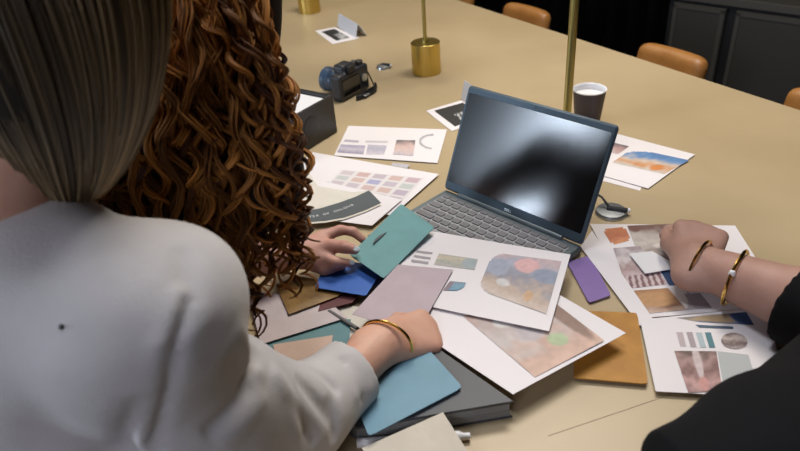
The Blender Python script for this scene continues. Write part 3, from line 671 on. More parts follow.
def pen():
    A = at(372, 438.5, .014); B2 = at(470, 432, .014); A = A-nrm(B2-A)*.02; d = nrm(B2-A)
    t = thing('marker_pen', 'white marker pen lying in front of the grey notebook', 'pen', (*A[:2], TZ)); L = np.linalg.norm(B2-A); o = V(A[0], A[1], TZ+.0072)
    MB().lathe(o, d, [(.005, 0), (.0065, .001), (.0065, L-.045), (.0062, L-.044)], 20).build('barrel', M['white'], t, True)
    MB().lathe(o+d*(L-.044), d, [(.007, 0), (.0072, .001), (.0070, .030), (.004, .036), (.004, .044)], 20).build('cap', M['white'], t, True)
pen()
sheet('light_blue_card', 'light blue card lying on the grey notebook beside the sleeve cuff', 'card', [(426, 347.5), (463, 388.5), (369, 438), (352, 396)], .0345, M['light blue card'], seed=16, th=.0013, zs=(.0340, .0340, .034, .034), rnd=.006, amp=.0008)
sheet('cream_card', 'cream card in front of the white pen at the bottom edge', 'card', [(443, 413), (482, 475), (395, 500), (362, 449)], .034, M['cream card'], seed=17, th=.0014, zs=(.036, .012, .004, .022), amp=.0004)
# ---- big lower print sheet, top print sheet
sheet('printed_sheet', 'large white sheet with a brown interior picture under the top sheet', 'paper', [(388, 312), (505, 264), (626, 333.5), (513, 395)], .034, M['paper'], [
    ([(463, 317), (545, 296), (604, 341), (535, 378)], pic([(.46, .30, .24), (.50, .40, .38), (.56, .50, .48), (.58, .38, .30), (.66, .44, .34)], 4, 4, 41, [(.60, .72, .11, .10, (.42, .52, .30)), (.30, .25, .12, .08, (.66, .62, .60)), (.42, .50, .14, .12, (.50, .44, .46)), (.92, .3, .1, .6, (.28, .17, .13))]), 44, 36)], seed=18, group=G, zs=(.0325, .0325, .030, .0325))
sheet('printed_sheet', 'topmost white sheet with pink and blue interior picture below the keyboard', 'paper', [(419, 230), (570.5, 255), (549, 332), (384, 297)], .041, M['paper'], [
    ([(493, 253), (561.5, 262), (546, 315), (478, 290)], pic([(.56, .42, .44), (.40, .42, .52), (.28, .28, .34), (.52, .40, .32), (.60, .50, .44)], 5, 4, 42, [(.55, .2, .18, .16, (.72, .42, .42)), (.15, .35, .16, .2, (.34, .38, .48)), (.85, .35, .2, .14, (.26, .30, .40)), (.3, .68, .1, .08, (.62, .60, .60)), (.7, .8, .06, .1, (.58, .36, .20))]), 48, 38, lambda s, t: not (s < .2 and ((s-.2)/.2)**2+((t-.35)/.35 if t < .35 else (t-.75)/.25 if t > .75 else 0)**2 > 1)),
    ([(439, 254.5), (478, 260), (474.5, 270.5), (434, 265.5)], pic([(.46, .42, .38), (.58, .50, .36), (.36, .38, .34), (.50, .44, .40)], 6, 3, 43, [(.85, .5, .2, .5, (.34, .40, .42))]), 30, 12),
    ([(417, 251.5), (433, 253.5), (432, 255.5), (416, 253.5)], flatc(grey), 6, 2), ([(414.5, 256), (431, 258.5), (430, 260.5), (413.5, 258)], flatc(grey), 6, 2), ([(412, 260.5), (429, 263), (428, 265.2), (411, 262.8)], flatc(grey), 6, 2),
    ([(450, 282), (466, 283.5), (462, 291.5), (443, 291)], pic([(.20, .26, .34), (.16, .34, .46), (.12, .28, .42)], 3, 3, 44, [(.1, .5, .2, .8, (.24, .18, .22))]), 20, 10, lambda s, t: not (s > .6 and t > .4 and ((s-.6)/.4)**2+((t-.4)/.6)**2 > 1))], seed=19, group=G, amp=.0010, zs=(.0345, .0355, .0375, .0375))
# ---- lilac paper under the hand, sloping up to the hand
sheet('lilac_sheet', 'lilac paper held down by the hand with the gold bracelet', 'paper', [(398, 265), (453, 270), (417, 334), (352, 315)], .046, M['lilac paper'], seed=20, zs=(.0405, .0405, .0405, .0400), amp=.0006)
# ---- cards by the curls
sheet('cream_card', 'ivory sheet under the pencil beside the peach card', 'paper', [(320, 300), (420, 318), (400, 362), (290, 352)], .0015, M['ivory sheet'], seed=30)
sheet('slate_teal_card', 'slate teal card edge showing below the pale pink sheet', 'card', [(262, 318), (351, 320), (349, 345), (264, 352)], .004, M['slate teal sheet'], seed=31)
sheet('peach_card', 'peach card beside the white sleeve', 'card', [(273, 345), (333, 335.5), (329, 362), (285, 392)], .0062, M['peach card'], seed=32)
sheet('pale_pink_sheet', 'pale pink sheet under the ends of the curls', 'paper', [(248, 292), (327, 300), (347, 318.5), (261, 345)], .0075, M['pale pink sheet'], seed=33, th=.001)
sheet('dark_red_card', 'dark red card edge under the brown foil card', 'card', [(325, 290), (372, 285), (352, 303), (318, 312)], .009, M['dark red card'], seed=38, amp=.0003)
sheet('foil_card', 'brown gold foil card under the blue card', 'card', [(270, 272), (350, 286), (338, 297), (289, 315)], .0115, M['brown foil'], seed=34, th=.0015, amp=.0004)
sheet('dusty_blue_card', 'dusty blue card under the teal card', 'card', [(375, 262), (420, 252), (399, 274), (372, 288)], .012, M['dusty blue card'], seed=35, th=.001, amp=.0003)
sheet('blue_card', 'bright blue card under the fingers and the teal card', 'card', [(328, 258), (384, 268), (366, 296.5), (315, 288)], .020, M['blue card'], seed=36, th=.0012, zs=(.026, .024, .018, .018), rnd=.003, amp=.0004)
def teal():
    o = sheet('teal_card', 'teal swatch card with a dark slit held between the fingers', 'card', [(401, 204.5), (434.5, 228), (384, 279.5), (350, 256)], .045, M['teal card'], seed=37, th=.0015, zs=(.058, .050, .036, .044), rnd=.004, amp=.0006)
    P = [at(p[0], p[1], .050) for p in ((372, 244.6), (378, 236.5), (386.5, 232), (380, 239.5))]
    pts = [at(372.5, 244.5, .0508), at(375, 240, .0511), at(379, 236.3, .0515), at(387, 232, .0521), at(381.5, 237.4, .0515), at(376.5, 241.4, .0511)]
    b = MB(); n = len(pts); b.add([p+V(0, 0, .0005) for p in pts]+[p+V(0, 0, .0011) for p in pts], [tuple(range(n)), tuple(range(2*n-1, n-1, -1))]+[(i, n+i, n+(i+1) % n, (i+1) % n) for i in range(n)])
    b.build('slit', M['dark slate band'], o)
teal()
def pencil():
    A = at(329, 311, .008); B2 = at(366, 334, .010); d = nrm(B2-A); t = thing('pencil', 'dark slim pencil lying between the ivory sheet and the gold bracelet', 'pencil', (*A[:2], TZ+.005)); L = np.linalg.norm(B2-A)
    MB().lathe(A, d, [(.003, 0), (.0032, .001), (.0032, L-.02), ], 8).build('shaft', M['mid grey edge'], t)
    MB().lathe(A+d*(L-.02), d, [(.0032, 0), (.0008, .02)], 8).build('tip', M['black'], t)
pencil()
#=== PART 4
#=== PART 4   people
rng = np.random.default_rng(7)
def head(S, c, fwd, up, hw=.072, k=.02):
    """c: centre of the skull; fwd: the way the face looks"""
    F = nrm(fwd); U = nrm(up-F*np.dot(up, F)); R = np.cross(F, U); P = lambda r, f, u: c+R*r+F*f+U*u; ax = np.array([R, F, U])
    S.ell(P(0, -.008, .015), (.072, .090, .088), ax, .02)
    S.ell(P(0, .030, -.045), (.056, .055, .066), ax, .03)
    S.cap(P(0, .060, -.098), P(0, .068, -.096), .018, .014, .025)
    S.cap(P(0, .080, .002), P(0, .100, -.030), .008, .011, .012); S.cap(P(-.011, .092, -.035), P(.011, .092, -.035), .007, .007, .006)
    for s in (-1, 1):
        S.ell(P(s*.031, .079, .005), (.015, .010, .009), ax, .006, sub=True); S.ell(P(s*.031, .070, .004), (.012, .012, .011), ax, .002)
        S.cap(P(s*.014, .083, .018), P(s*.046, .072, .018), .006, .005, .010); S.ell(P(s*.036, .062, -.03), (.02, .02, .018), ax, .02)
        S.ell(P(s*.074, -.006, -.012), (.008, .018, .030), ax, .006); S.ell(P(s*.081, -.004, -.010), (.004, .010, .018), ax, .002, sub=True)
    S.cap(P(-.018, .083, -.060), P(.018, .083, -.060), .0065, .0065, .006); S.cap(P(-.015, .081, -.071), P(.015, .081, -.071), .0075, .0075, .006)
    return P
def face_parts(P, par, hairc):
    for s in (-1, 1):
        b = MB(); b.lathe(P(s*.031, .0775, .004), P(0, 1, 0)-P(0, 0, 0), [(.0055, .003), (.003, .0046), (.0003, .0048)], 14, caps=False); b.build('iris', M['black'], par, True)
        b = MB(); b.tube([P(s*.014, .090, .022), P(s*.030, .086, .028), P(s*.048, .074, .022)], [.0025, .003, .0015], 6); b.build('eyebrow', hairc, par, True)
    b = MB(); b.tube([P(-.018, .089, -.065), P(0, .094, -.064), P(.018, .089, -.065)], [.002, .005, .002], 8); b.build('lips', M['skin2'], par, True)
def legs(hip, fwd, par, m):
    F = nrm(fwd); R = V(F[1], -F[0], 0); lo = hip-.75; S = SDF((hip[0]-.75, hip[1]-.75, -.01), (hip[0]+.75, hip[1]+.75, hip[2]+.22), .014)
    S.cap(hip-R*.09, hip+R*.09, .125, .125, .04)
    for s in (-1, 1):
        h = hip+R*s*.09; k = V(*(h+F*.42+R*s*.03)[:2], .50); a = V(*(k+F*-.06)[:2], .09)
        S.cap(h, k, .085, .058, .04); S.cap(k, a, .057, .04, .03); S.cap(V(a[0], a[1], .035)-F*.05, V(a[0], a[1], .03)+F*.15, .036, .03, .02)
    S.mesh('trousers', m, par)
# ================= blonde woman in the white blazer
def blonde():
    SH = atd(142, 322, .585); NK = atd(-50, 276, .60); EL = V(-.135, .50, TZ+.085); WR = at(386, 341, .056); HC = atd(34, -20, .53)
    LS = NK*2-SH+V(-.02, .03, -.02); chest = (SH+LS)/2+V(.0, .0, -.06); hip = V(chest[0]-.02, chest[1]-.18, .56)
    EL = WR+nrm(atd(284, 432, .795)-WR)*.262
    print('blonde upper arm', np.linalg.norm(SH-EL), SH, EL, WR, NK, HC)
    t = thing('person', 'person in a white blazer with straight blonde hair reaching to the lilac sheet', 'person', (hip[0], hip[1], 0), 'people around the table')
    lo = np.minimum(np.minimum(LS, hip), EL)-.17; hi = np.maximum(np.maximum(WR, HC), SH)+.15
    def torso(S, g, k=.06):
        S.cap(SH+V(-.03, 0, -.01), LS+V(.03, 0, -.01), .058+g, .058+g, k)
        up = nrm(NK-hip); rt = nrm(SH-LS); fr = np.cross(up, rt)
        ax = np.array([rt, fr, up])
        S.ell(chest+V(0, 0, -.03), (.165+g, .095+g, .17+g), ax, k); S.ell((chest*.45+hip*.55), (.135+g, .085+g, .16+g), ax, k); S.ell(hip, (.155+g, .11+g, .10+g), ax, k)
        S.cap(NK+V(0, 0, -.03), (SH*.75+NK*.25)+V(0, 0, 0), .040+g, .046+g, k*.7); S.cap(NK+V(0, 0, -.03), (LS*.75+NK*.25), .040+g, .046+g, k*.7)
    S = SDF(lo, hi, .0045)
    torso(S, -.012); S.cap(SH, EL, .045, .036, .03); S.cap(EL, EL*.35+WR*.65, .036, .0325, .02); S.cap(EL*.35+WR*.65, WR, .0325, .0275, .012)
    hl = V(LS[0]-.05, LS[1]+.08, TZ+.05); S.cap(LS, hl, .045, .036, .03); hw = hl+V(.10, .24, -.005); S.cap(hl, hw, .036, .025, .02)
    hand(S, hw, (.5, .85, 0), UZ, -1, [(15, 20, 10)]*4, [(.7, .6, -.2), (.9, .3, -.1), (1, .1, -.1)])
    fd = nrm(V(.35, .90, -.15)); P = head(S, HC+V(0, .01, 0), fd, V(.1, 0, 1)); S.cap(NK, HC+V(-.01, 0, -.06), .052, .050, .03)
    # right hand, palm down, fingers curled on the papers
    tips = hand(S, WR, (.86, .42, -.22), V(.16, -.30, 1), 1, [(74, 70, 36), (80, 74, 38), (82, 76, 40), (84, 76, 40)], [(.70, .62, -.35), (.9, .20, -.35), (.95, -.15, -.3)], .90)
    body = S.mesh('body', M['skin'], t, 2); face_parts(P, t, M['hairblonde2'])
    for tp in tips[:4]: nail(tp, t, M['nailn'])
    # blazer
    S = SDF(lo, hi, .0042); torso(S, .008, .07)
    S.cap(SH+V(.004, .0, -.008), EL, .066, .060, .035); S.cap(SH*.5+EL*.5, EL, .067, .062, .03)
    CUF = EL*.27+WR*.73; ad = nrm(WR-EL)
    S.cap(EL, CUF, .062, .042, .04); S.cap(CUF-ad*.05, CUF-ad*.012, .044, .044, .02)
    S.ell(SH+V(.008, .0, .002), (.060, .06, .055), k=.04); S.ell(atd(182, 288, .60), (.044, .05, .042), k=.05)
    S.cap(atd(236, 392, .70), atd(300, 412, .79), .054, .052, .04)
    S.cap(LS, hl, .064, .055, .05); S.cap(hl, hl*.4+hw*.6, .055, .044, .03)
    # collar roll round the neck
    for i in range(14):
        a = 2*math.pi*i/14; S.ell(NK+V(.066*math.cos(a), .062*math.sin(a), .004-.02*math.sin(a)), (.018, .018, .022), k=.012)
    side = nrm(np.cross(ad, V(0, 0, 1)))
    def px(p, a=.0): return p
    def srf(x, y, t0=.35, t1=.9):
        ts = np.linspace(t0, t1, 220); r = ray(x, y)
        for q in ts:
            p = CO+r*q; i = np.round((p-S.lo)/S.res).astype(int)
            if (i < 0).any() or (i >= S.n).any(): continue
            if S.g[tuple(i)] < 0: return p
        return CO+r*.6
    FL = [((180, 290), (161, 345), .0065, .0036), ((161, 345), (139, 446), .0085, .0062), ((187, 300), (171, 345), .007, -.0028), ((171, 348), (153, 445), .009, -.0042), ((140, 400), (128, 448), .012, -.004),
          ((205, 330), (222, 350), .02, -.0012), ((255, 352), (238, 388), .010, -.0028), ((246, 385), (205, 432), .012, -.0038), ((262, 396), (222, 445), .012, .003),
          ((312, 368), (338, 392), .007, -.005), ((322, 360), (356, 398), .006, .0035), ((300, 380), (330, 420), .008, -.005), ((338, 358), (362, 402), .005, -.004), ((345, 352), (372, 392), .006, .003), ((330, 400), (335, 440), .008, -.005),
          ((275, 372), (300, 430), .010, .004), ((285, 398), (312, 440), .008, -.004), ((236, 330), (262, 372), .010, .003), ((60, 240), (52, 440), .03, -.003), ((180, 250), (190, 300), .012, -.002)]
    pts = [(srf(*a), srf(*b), w, am) for a, b, w, am in FL]
    for a, b, w, am in pts: S.fold(a, b, w*.95, am*1.7)
    speck = srf(62, 327)
    S.cut(CUF, ad) if False else None
    # open cuff: hollow the end of the sleeve
    S.cap(CUF-ad*.02, CUF+ad*.12, .0375, .0375, sub=True)
    sl, (x, y, z) = S._sub(CUF-.12, CUF+.15); d = (x-CUF[0])*ad[0]+(y-CUF[1])*ad[1]+(z-CUF[2])*ad[2]
    S.g[sl] = np.where((d > 0), np.maximum(S.g[sl], d), S.g[sl])
    S.ell(NK+V(0, .0, .055), (.052, .052, .06), sub=True)
    bl = S.mesh('blazer', M['blazer'], t, 1)
    MB().lathe(speck+V(0, .0, .0), -ray(62, 327), [(.0002, .006), (.0012, .004), (.0026, .002), (.0026, -.003)], 10).build('lint_speck', M['black'], bl, True)
    # bracelet
    wd = nrm(WR-EL); bp_ = WR+wd*.002
    X = nrm(np.cross(wd, UZ)); Y = np.cross(X, wd); ring = [bp_+(X*math.cos(a)*.0375+Y*math.sin(a)*.0325)+wd*.008*math.cos(a) for a in np.linspace(0, 2*math.pi, 40)]
    b = MB(); b.tube(ring, .0024, 8); br = b.build('gold_bracelet', M['gold'], None, True)
    tag(br, 'gold bangle bracelet on the wrist reaching from the white sleeve', 'bracelet')
    legs(hip, (.4, .9, 0), t, M['trouser'])
    # hair: cap plus fine straight strands, ends turning in
    S = SDF(HC-.24, HC+.24, .005)
    dn = nrm(NK+V(.05, .0, 0)-HC); dn = nrm(V(-.10, -.05, -1))
    S.ell(HC+V(-.008, -.012, .0), (.086, .090, .160), k=.02)
    S.ell(HC+V(.03, .11, -.04), (.062, .06, .10), k=0, sub=True)
    S.ell(HC+V(0, 0, .25), (.3, .3, .155), k=0, sub=True)
    core = S.mesh('hair_cap', M['scalpb'], t, 3)
    N, K = 4200, 30; az = rng.uniform(-math.pi*.78, math.pi*.78, N); lay = rng.uniform(0, 1, N)**.6; u = np.linspace(0, 1, K)[None, :]
    back = nrm(V(-fd[0], -fd[1], 0)); rt = V(-back[1], back[0], 0); rt = rt if rt[0] > 0 else -rt
    azc = az[:, None]+.05*np.sin(az*9)[:, None]*u+rng.normal(0, .03, (N, 1))*u
    ln_ = rng.uniform(.93, 1.03, (N, 1))
    ph_ = np.clip(u*ln_, 0, 1)                                          # 0 crown .. 1 nape
    zz = np.where(ph_ < .40, .098*np.cos(ph_/.40*math.pi/2), -(ph_-.40)/.60*.198)
    q_ = np.clip(-zz/.198, 0, 1)
    prof = np.where(ph_ < .40, np.abs(np.sin(ph_/.40*math.pi/2))**.9, (1-q_**1.55)**.60*.96+.04)
    rad = (.095+.007*lay[:, None])*prof
    side_ = np.sin(azc)*rad; bk = np.cos(azc)*rad
    paths = HC+back*bk[..., None]+rt*side_[..., None]+UZ*zz[..., None]+V(-.03, -.01, 0)*(q_**2)[..., None]
    paths += rng.normal(0, .0009, (N, 1, 3))
    radm = np.full((N, K), .00085)*rng.uniform(.7, 1.5, (N, 1)); radm[:, -1] *= .3
    f = rng.uniform(0, 1, (N, 1, 1)); cl = (np.sin(az*23)*.5+.5)[:, None, None]*.6+f*.4
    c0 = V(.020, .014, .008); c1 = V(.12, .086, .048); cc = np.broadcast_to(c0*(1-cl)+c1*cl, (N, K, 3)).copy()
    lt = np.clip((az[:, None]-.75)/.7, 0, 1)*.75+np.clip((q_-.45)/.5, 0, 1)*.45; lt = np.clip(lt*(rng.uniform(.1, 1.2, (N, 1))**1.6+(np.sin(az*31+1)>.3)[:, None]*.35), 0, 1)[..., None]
    cc = cc*(1-lt)+V(.44, .31, .16)*lt  # paler strands at right side and ends: rim light painted into the colour
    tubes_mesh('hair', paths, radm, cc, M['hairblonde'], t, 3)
M['hairblonde2'] = mat('brown blonde brow', (.12, .08, .05), .6)
M['browred'] = mat('auburn brow', (.10, .035, .015), .6)
blonde()
# ================= woman with long auburn curls
def curly():
    HC = atd(207, -6, .80); hip = V(-.52, .52, .56)
    NK = V(HC[0]-.045, HC[1]-.02, HC[2]-.12); fw = nrm(V(.62, .78, 0)); rt = V(fw[1], -fw[0], 0)
    SH = NK+rt*.135+V(-.03, .02, -.085); LS = NK-rt*.15+V(-.03, -.02, -.07); EL = at(232, 262, .075); WR = at(300, 253, .050)
    EL = WR+nrm(EL-WR)*.245
    t = thing('person', 'person with long curly auburn hair holding the teal card', 'person', (hip[0], hip[1], 0), 'people around the table')
    print('curly', HC, NK, SH, EL, WR, np.linalg.norm(SH-EL))
    lo = np.minimum(np.minimum(LS, hip), SH)-.19; hi = np.maximum(np.maximum(WR, HC), SH)+.15; hi[2] = HC[2]+.13; hi[0] = max(hi[0], WR[0]+.20)
    def torso(S, g):
        up = nrm(NK-hip); ax = np.array([rt, np.cross(up, rt), up])
        S.cap(SH, LS, .050+g, .050+g, .04); m_ = (SH+LS)/2
        S.ell(m_*.8+hip*.2, (.15+g, .09+g, .14+g), ax, .05); S.ell(m_*.4+hip*.6, (.125+g, .085+g, .15+g), ax, .05); S.ell(hip, (.15+g, .11+g, .10+g), ax, .05)
    S = SDF(lo, hi, .004); torso(S, -.01)
    S.cap(SH, EL, .042, .036, .03); S.cap(EL, EL*.5+WR*.5, .036, .033, .02); S.cap(EL*.5+WR*.5, WR, .033, .024, .012)
    le = LS+V(-.06, .10, -.23); lw = le+V(.20, .12, -.0); S.cap(LS, le, .042, .036, .03); S.cap(le, lw, .034, .024, .02)
    hand(S, lw, (.8, .5, 0), UZ, -1, [(15, 20, 10)]*4, [(.7, .6, -.2), (.9, .3, -.1), (1, .1, -.1)])
    P = head(S, HC, nrm(fw+V(0, 0, -.45)), V(0, 0, 1)); S.cap(NK+V(0, 0, -.05), HC+V(-.02, -.02, -.05), .050, .050, .03)
    WR2 = WR; A_ = at
    for q, r in (((323, 237, .056), .0135), ((323, 246, .054), .015), ((321, 256, .047), .0145), ((317, 263, .040), .013)): S.cap(WR2, A_(*q), .021, r, .012)
    def digit(pts, rs_):
        P_ = [A_(*q) for q in pts]
        for i in range(len(P_)-1): S.cap(P_[i], P_[i+1], rs_[i], rs_[i+1], .005)
        return (P_[-1], nrm(P_[-1]-P_[-2]), nrm(V(-.1, -.55, .85)), rs_[-1])
    tips = [digit([(314, 250, .052), (331, 246, .060), (344, 247, .065), (355, 250, .060)], (.015, .0118, .0105, .0088)),
            digit([(323, 237, .058), (340, 230, .063), (353, 231.5, .057), (363, 240, .044)], (.0115, .0092, .0084, .0074)),
            digit([(321, 256, .047), (335, 262, .048), (350, 263.5, .040)], (.0118, .0090, .0076)),
            digit([(317, 263, .038), (330, 267, .036), (342, 267, .030)], (.011, .0084, .007)),
            digit([(313, 266, .032), (324, 271, .030), (333, 270, .026)], (.010, .0075, .0065))]
    S.mesh('body', M['skin2'], t, 2); face_parts(P, t, M['browred'])
    for tp in (tips[0], tips[2]): nail(tp, t, M['nail'], s=.95)
    S = SDF(lo, hi, .008); torso(S, .006); S.cap(SH, SH*.45+EL*.55, .056, .052, .03); S.cap(LS, LS*.45+le*.55, .056, .052, .03); S.mesh('knit_top', M['tshirt'], t, 2)
    legs(hip, fw, t, M['trouser'])
    # hair
    S = SDF(HC-V(.30, .24, .40), HC+V(.20, .24, .16), .006)
    S.ell(HC+V(-.003, -.006, .018), (.096, .101, .101), k=.03)
    S.cap(HC+V(-.01, -.03, -.04), HC+V(-.04, -.045, -.20), .072, .070, .04); S.cap(HC+V(.01, -.03, -.05), HC+V(.03, -.055, -.17), .060, .038, .04)
    S.cap(HC+V(-.06, -.04, -.16), HC+V(-.12, -.05, -.22), .05, .04, .04)
    S.ell(HC+fw*.105+V(0, 0, -.045), (.072, .072, .092), k=0, sub=True)
    S.mesh('hair_cap', M['scalpd'], t, 3)
    # lock ends: pixel, depth
    NL = 290; K = 96; ST = 10
    ends = []
    outline = [(40, 212), (70, 220), (100, 230), (130, 240), (160, 250), (190, 275), (210, 300), (228, 306), (242, 280), (256, 252), (270, 228), (284, 205), (292, 180)]
    for i in range(NL):
        u = rng.uniform(0, 1)*(len(outline)-1.001); k = int(u); f = u-k; x = outline[k][0]*(1-f)+outline[k+1][0]*f; y = outline[k][1]*(1-f)+outline[k+1][1]*f
        sh = rng.uniform(0, 1)**2.2; y -= sh*90; x -= sh*(x-210)*.2
        ends.append((x+rng.normal(0, 5), y+rng.normal(0, 7), .865+(y-200)/130*.05+rng.uniform(-.085, .025), 0))
    for i in range(34): ends.append((rng.uniform(55, 175), rng.uniform(222, 246), rng.uniform(.77, .83), 0))
    ring_ = [(236, 326), (246, 334), (256, 330), (262, 316), (268, 300), (250, 310), (242, 300), (276, 292), (284, 296), (296, 292), (303, 282), (308, 268), (300, 262), (292, 276), (308, 246), (306, 228), (298, 240), (286, 262), (272, 268), (282, 246), (262, 284), (228, 318), (312, 256), (290, 232), (302, 206)]
    for x, y in ring_*2: ends.append((x+rng.normal(0, 3), y+rng.normal(0, 3), .865+(y-200)/130*.05+rng.uniform(-.05, .03), 1))
    paths = []; rads = []; cs = []
    u = np.linspace(0, 1, K)[:, None]
    for (x, y, dpt, rg) in ends:
        E_ = atd(x, y, dpt); E_[2] = max(E_[2], TZ+.022)
        a0 = math.atan2(E_[1]-HC[1], E_[0]-HC[0])+rng.normal(0, .35); el = rng.uniform(.35, 1.35)
        n = V(math.cos(a0)*math.cos(el), math.sin(a0)*math.cos(el), math.sin(el)); R0 = HC+V(-.005, -.015, .02)+n*V(.095, .10, .10)
        hz = V(E_[0]-HC[0], E_[1]-HC[1], 0); md = V(HC[0], HC[1], 0)+hz*.97+nrm(hz+1e-6)*.015; md = V(md[0], md[1], HC[2]-.01)
        m2 = V(E_[0], E_[1], E_[2]*.55+HC[2]*.45)
        c = (1-u)**3*R0+3*(1-u)**2*u*md+3*(1-u)*u*u*m2+u**3*E_
        L = np.linalg.norm(np.diff(c, axis=0), axis=1).sum(); turns = L/(rng.uniform(.040, .052) if rg else rng.uniform(.050, .095)); ph = rng.uniform(0, 6.28); hand_ = rng.choice([-1, 1])
        T = np.gradient(c, axis=0); T /= np.linalg.norm(T, axis=1, keepdims=True); X = np.cross(T, V(.2, .9, .1)); X /= np.linalg.norm(X, axis=1, keepdims=True); Y = np.cross(T, X)
        amp = (.002+(.0095 if rg else .0085)*np.clip((u-.1)/.5, 0, 1))*(rng.uniform(.8, 1.1) if rg else rng.uniform(.4, 1.15)); lr = (rng.uniform(.0028, .0042) if rg else rng.uniform(.0036, .0075))*(1-.6*u**3)
        wobb = .009*np.sin(u*rng.uniform(5, 14)+ph)*np.clip(u*3, 0, 1); A0 = rng.uniform(.5, 1.1)*np.sin(u*rng.uniform(8, 18)+rng.uniform(0, 6))
        A = ph+hand_*2*math.pi*turns*(u**.92)+A0
        ctr = c+X*(np.cos(A)*amp+wobb)+Y*np.sin(A)*amp
        lockc = rng.uniform(0, 1); lockc = lockc**1.05; base = V(.060, .019, .006)*(1-lockc)+V(.50, .21, .045)*lockc
        for s in range(ST):
            b0 = 2*math.pi*s/ST+rng.uniform(-.3, .3); rr = lr*rng.uniform(.3, 1.1)*(1+.3*np.sin(u*rng.uniform(10, 30)+b0)); B_ = b0+A*.25
            paths.append(ctr+X*np.cos(B_)*rr+Y*np.sin(B_)*rr*.8+rng.normal(0, .0004, (1, 3)))
            r = np.full(K, .00105)*rng.uniform(.6, 1.3); r[-8:] *= np.linspace(1, .25, 8); rads.append(r)
            tcol = rng.uniform(.65, 1.35); cs.append(np.broadcast_to(base*tcol, (K, 3)))
    # fine flyaways
    tubes_mesh('curls', np.array(paths), np.array(rads), np.array(cs), M['haircurl'], t, 4)
curly()
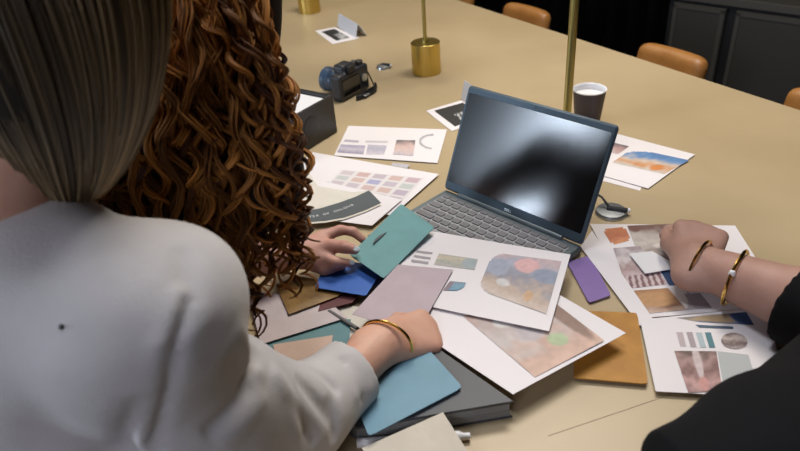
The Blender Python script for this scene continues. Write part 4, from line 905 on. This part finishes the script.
# ================= person in black on the right
def right():
    WR = at(697, 264, .046); EL = V(.60, .60, TZ+.075); EL = WR+nrm(at(845, 318, .072)-WR)*.265; SH = atd(786, 452, .63)
    rt = nrm(V(.95, -.10, 0)); NK = SH+rt*.20+V(.02, -.03, .06); RS = SH+rt*.38+V(0, -.02, 0); HC = NK+V(.03, .05, .17); hip = V(.50, -.12, .56)
    print('right', SH, EL, WR, np.linalg.norm(SH-EL), NK)
    t = thing('person', 'person in a black top at the right leaning in, only arm and hand bare', 'person', (hip[0], hip[1], 0), 'people around the table')
    lo = np.minimum(np.minimum(SH, hip), WR)-.17; hi = np.maximum(np.maximum(EL, HC), RS)+.17; lo[0] = WR[0]-.25; hi[1] = max(hi[1], WR[1]+.15)
    def torso(S, g):
        up = nrm(NK-hip); ax = np.array([rt, np.cross(up, rt), up]); m_ = (SH+RS)/2
        S.cap(SH, RS, .055+g, .055+g, .05); S.ell(m_*.8+hip*.2, (.19+g, .10+g, .16+g), ax, .05); S.ell(m_*.4+hip*.6, (.15+g, .095+g, .17+g), ax, .05); S.ell(hip, (.17+g, .12+g, .11+g), ax, .05)
        S.cap(NK, SH, .04+g, .05+g, .03); S.cap(NK, RS, .04+g, .05+g, .03)
    S = SDF(lo, hi, .0042); torso(S, -.01); S.cap(SH, EL, .050, .045, .03)
    S.cap(EL, EL*.62+WR*.38, .048, .047, .02); S.cap(EL*.62+WR*.38, WR, .047, .031, .015)
    re = RS+V(.10, .12, -.20); rw = re+V(-.02, .24, 0); S.cap(RS, re, .048, .04, .03); S.cap(re, rw, .04, .027, .02)
    hand(S, rw, (-.1, 1, 0), UZ, -1, [(15, 20, 10)]*4, [(.7, .6, -.2), (.9, .3, -.1), (1, .1, -.1)])
    P = head(S, HC, nrm(V(-.45, .85, -.4)), V(0, 0, 1)); S.cap(NK, HC+V(-.01, -.01, -.06), .055, .052, .03)
    ad = nrm(WR-EL)
    tips = hand(S, WR+ad*.006, nrm(V(.50, .86, .10)), V(.0, -.10, 1), 1, [(40, 44, 22), (46, 48, 24), (50, 52, 26), (54, 54, 28)], [(.82, .52, -.3), (.95, .2, -.25), (1, .0, -.25)], 1.05)
    S.mesh('body', M['skin3'], t, 2); face_parts(P, t, M['black'])
    for tp in tips[:4]: nail(tp, t, M['nailn'])
    # black top with elbow-length sleeve
    S = SDF(lo, hi, .005); torso(S, .008); S.cap(SH, EL, .070, .066, .03); S.cap(EL-nrm(EL-SH)*.02, EL+ad*.02, .068, .068, .02); S.cap(atd(652, 556, .56), atd(772, 496, .58), .088, .088, .05); S.cap(EL, EL+ad*.125, .070, .064, .02)
    S.cap(RS, RS*.3+re*.7, .066, .06, .03)
    S.fold(SH*.6+EL*.4+V(-.05, 0, .02), SH*.2+EL*.8+V(-.04, 0, .03), .012, .003)
    CU = EL+ad*.112; cn = nrm(ad*.8+V(-.1, .5, .1)); sl, (x, y, z) = S._sub(CU-.11, CU+.14); d = (x-CU[0])*cn[0]+(y-CU[1])*cn[1]+(z-CU[2])*cn[2]
    S.g[sl] = np.where((d > 0), np.maximum(S.g[sl], d), S.g[sl]); S.cap(CU-ad*.02, CU+ad*.1, .0535, .0535, sub=True)
    S.mesh('black_top', M['blackcloth'], t, 2)
    # short dark hair
    S = SDF(HC-.16, HC+.16, .006); S.ell(HC+V(.01, -.02, .025), (.088, .10, .092), k=.02); S.ell(HC+V(-.05, .09, -.03), (.075, .06, .085), sub=True, k=0); S.mesh('hair', M['scalpd'], t, 3)
    legs(hip, (-.3, .9, 0), t, M['trouser'])
    X = nrm(np.cross(ad, UZ)); Y = np.cross(X, ad)
    for (dd, ra, rb, tilt, r0, lab, st) in ((-.004, .043, .038, .010, .0024, 'thin dark gold bangle nearest the hand on the right', 0), (-.062, .045, .042, .012, .0030, 'flat gold bangle with pearl on the forearm at the right', 1)):
        c = WR+ad*dd; ring = [c+(X*math.cos(a)*ra+Y*math.sin(a)*rb)+ad*tilt*math.cos(a+.6) for a in np.linspace(0, 2*math.pi, 44)]
        q = thing('bracelet', lab, 'bracelet', c); MB().tube(ring, r0, 8, flat=.7).build('band', M['gold'], q, True)
        if st: a = 2.35; p = c+(X*math.cos(a)*ra+Y*math.sin(a)*rb)+ad*tilt*math.cos(a+.6); a=-1; S2 = MB(); S2.lathe(p-UZ*.004, UZ, [(.0005, -.004), (.0045, -.001), (.005, .002), (.0035, .006), (.0005, .0075)], 16, caps=False); S2.build('pearl', M['white'], q, True)
right()
#=== PART 5   light
def area(name, loc, target, size, power, col, sy=None, spread=None):
    l = bpy.data.lights.new(name, 'AREA'); l.energy = power; l.color = col; l.size = size
    if sy: l.shape = 'RECTANGLE'; l.size_y = sy
    if spread: l.spread = math.radians(spread)
    o = bpy.data.objects.new(name, l); C.objects.link(o); o.location = loc
    o.rotation_euler = (Vector(target)-Vector(loc)).to_track_quat('-Z', 'Y').to_euler(); return o
area('ceiling_light_warm', (.55, 1.9, 2.7), (.45, 1.3, .75), 1.1, 43, (1, .92, .83), .5)
area('ceiling_light_far', (-.3, 3.3, 2.7), (-.1, 2.9, .75), 1.2, 13, (1, .86, .66), .5)
area('ceiling_light_near', (-.1, .9, 2.75), (.1, .9, .75), .6, 13, (.88, .92, 1), .4)
area('added_streak_light_left', (-4.7, .02, 1.85), (.3, 1.0, 1.0), .24, 85, (.72, .84, 1), 1.8)  # added unseen light, not a window: puts the streak on the laptop screen
area('added_fill_light_rear', (-1.3, -1.9, 2.5), (-.2, .6, .9), 1.4, 38, (.86, .87, 1), 1.0)  # added unseen fill behind the viewpoint, not a window: brightens the blazer back
wd = bpy.data.worlds.new('world'); bpy.context.scene.world = wd; wd.use_nodes = True; wd.node_tree.nodes['Background'].inputs[0].default_value = (.1, .11, .13, 1); wd.node_tree.nodes['Background'].inputs[1].default_value = .2
sc = bpy.context.scene; sc.view_settings.view_transform = 'Standard'; sc.view_settings.look = 'None'; sc.view_settings.exposure = 0; sc.view_settings.gamma = 1; sc.view_settings.use_curve_mapping = False
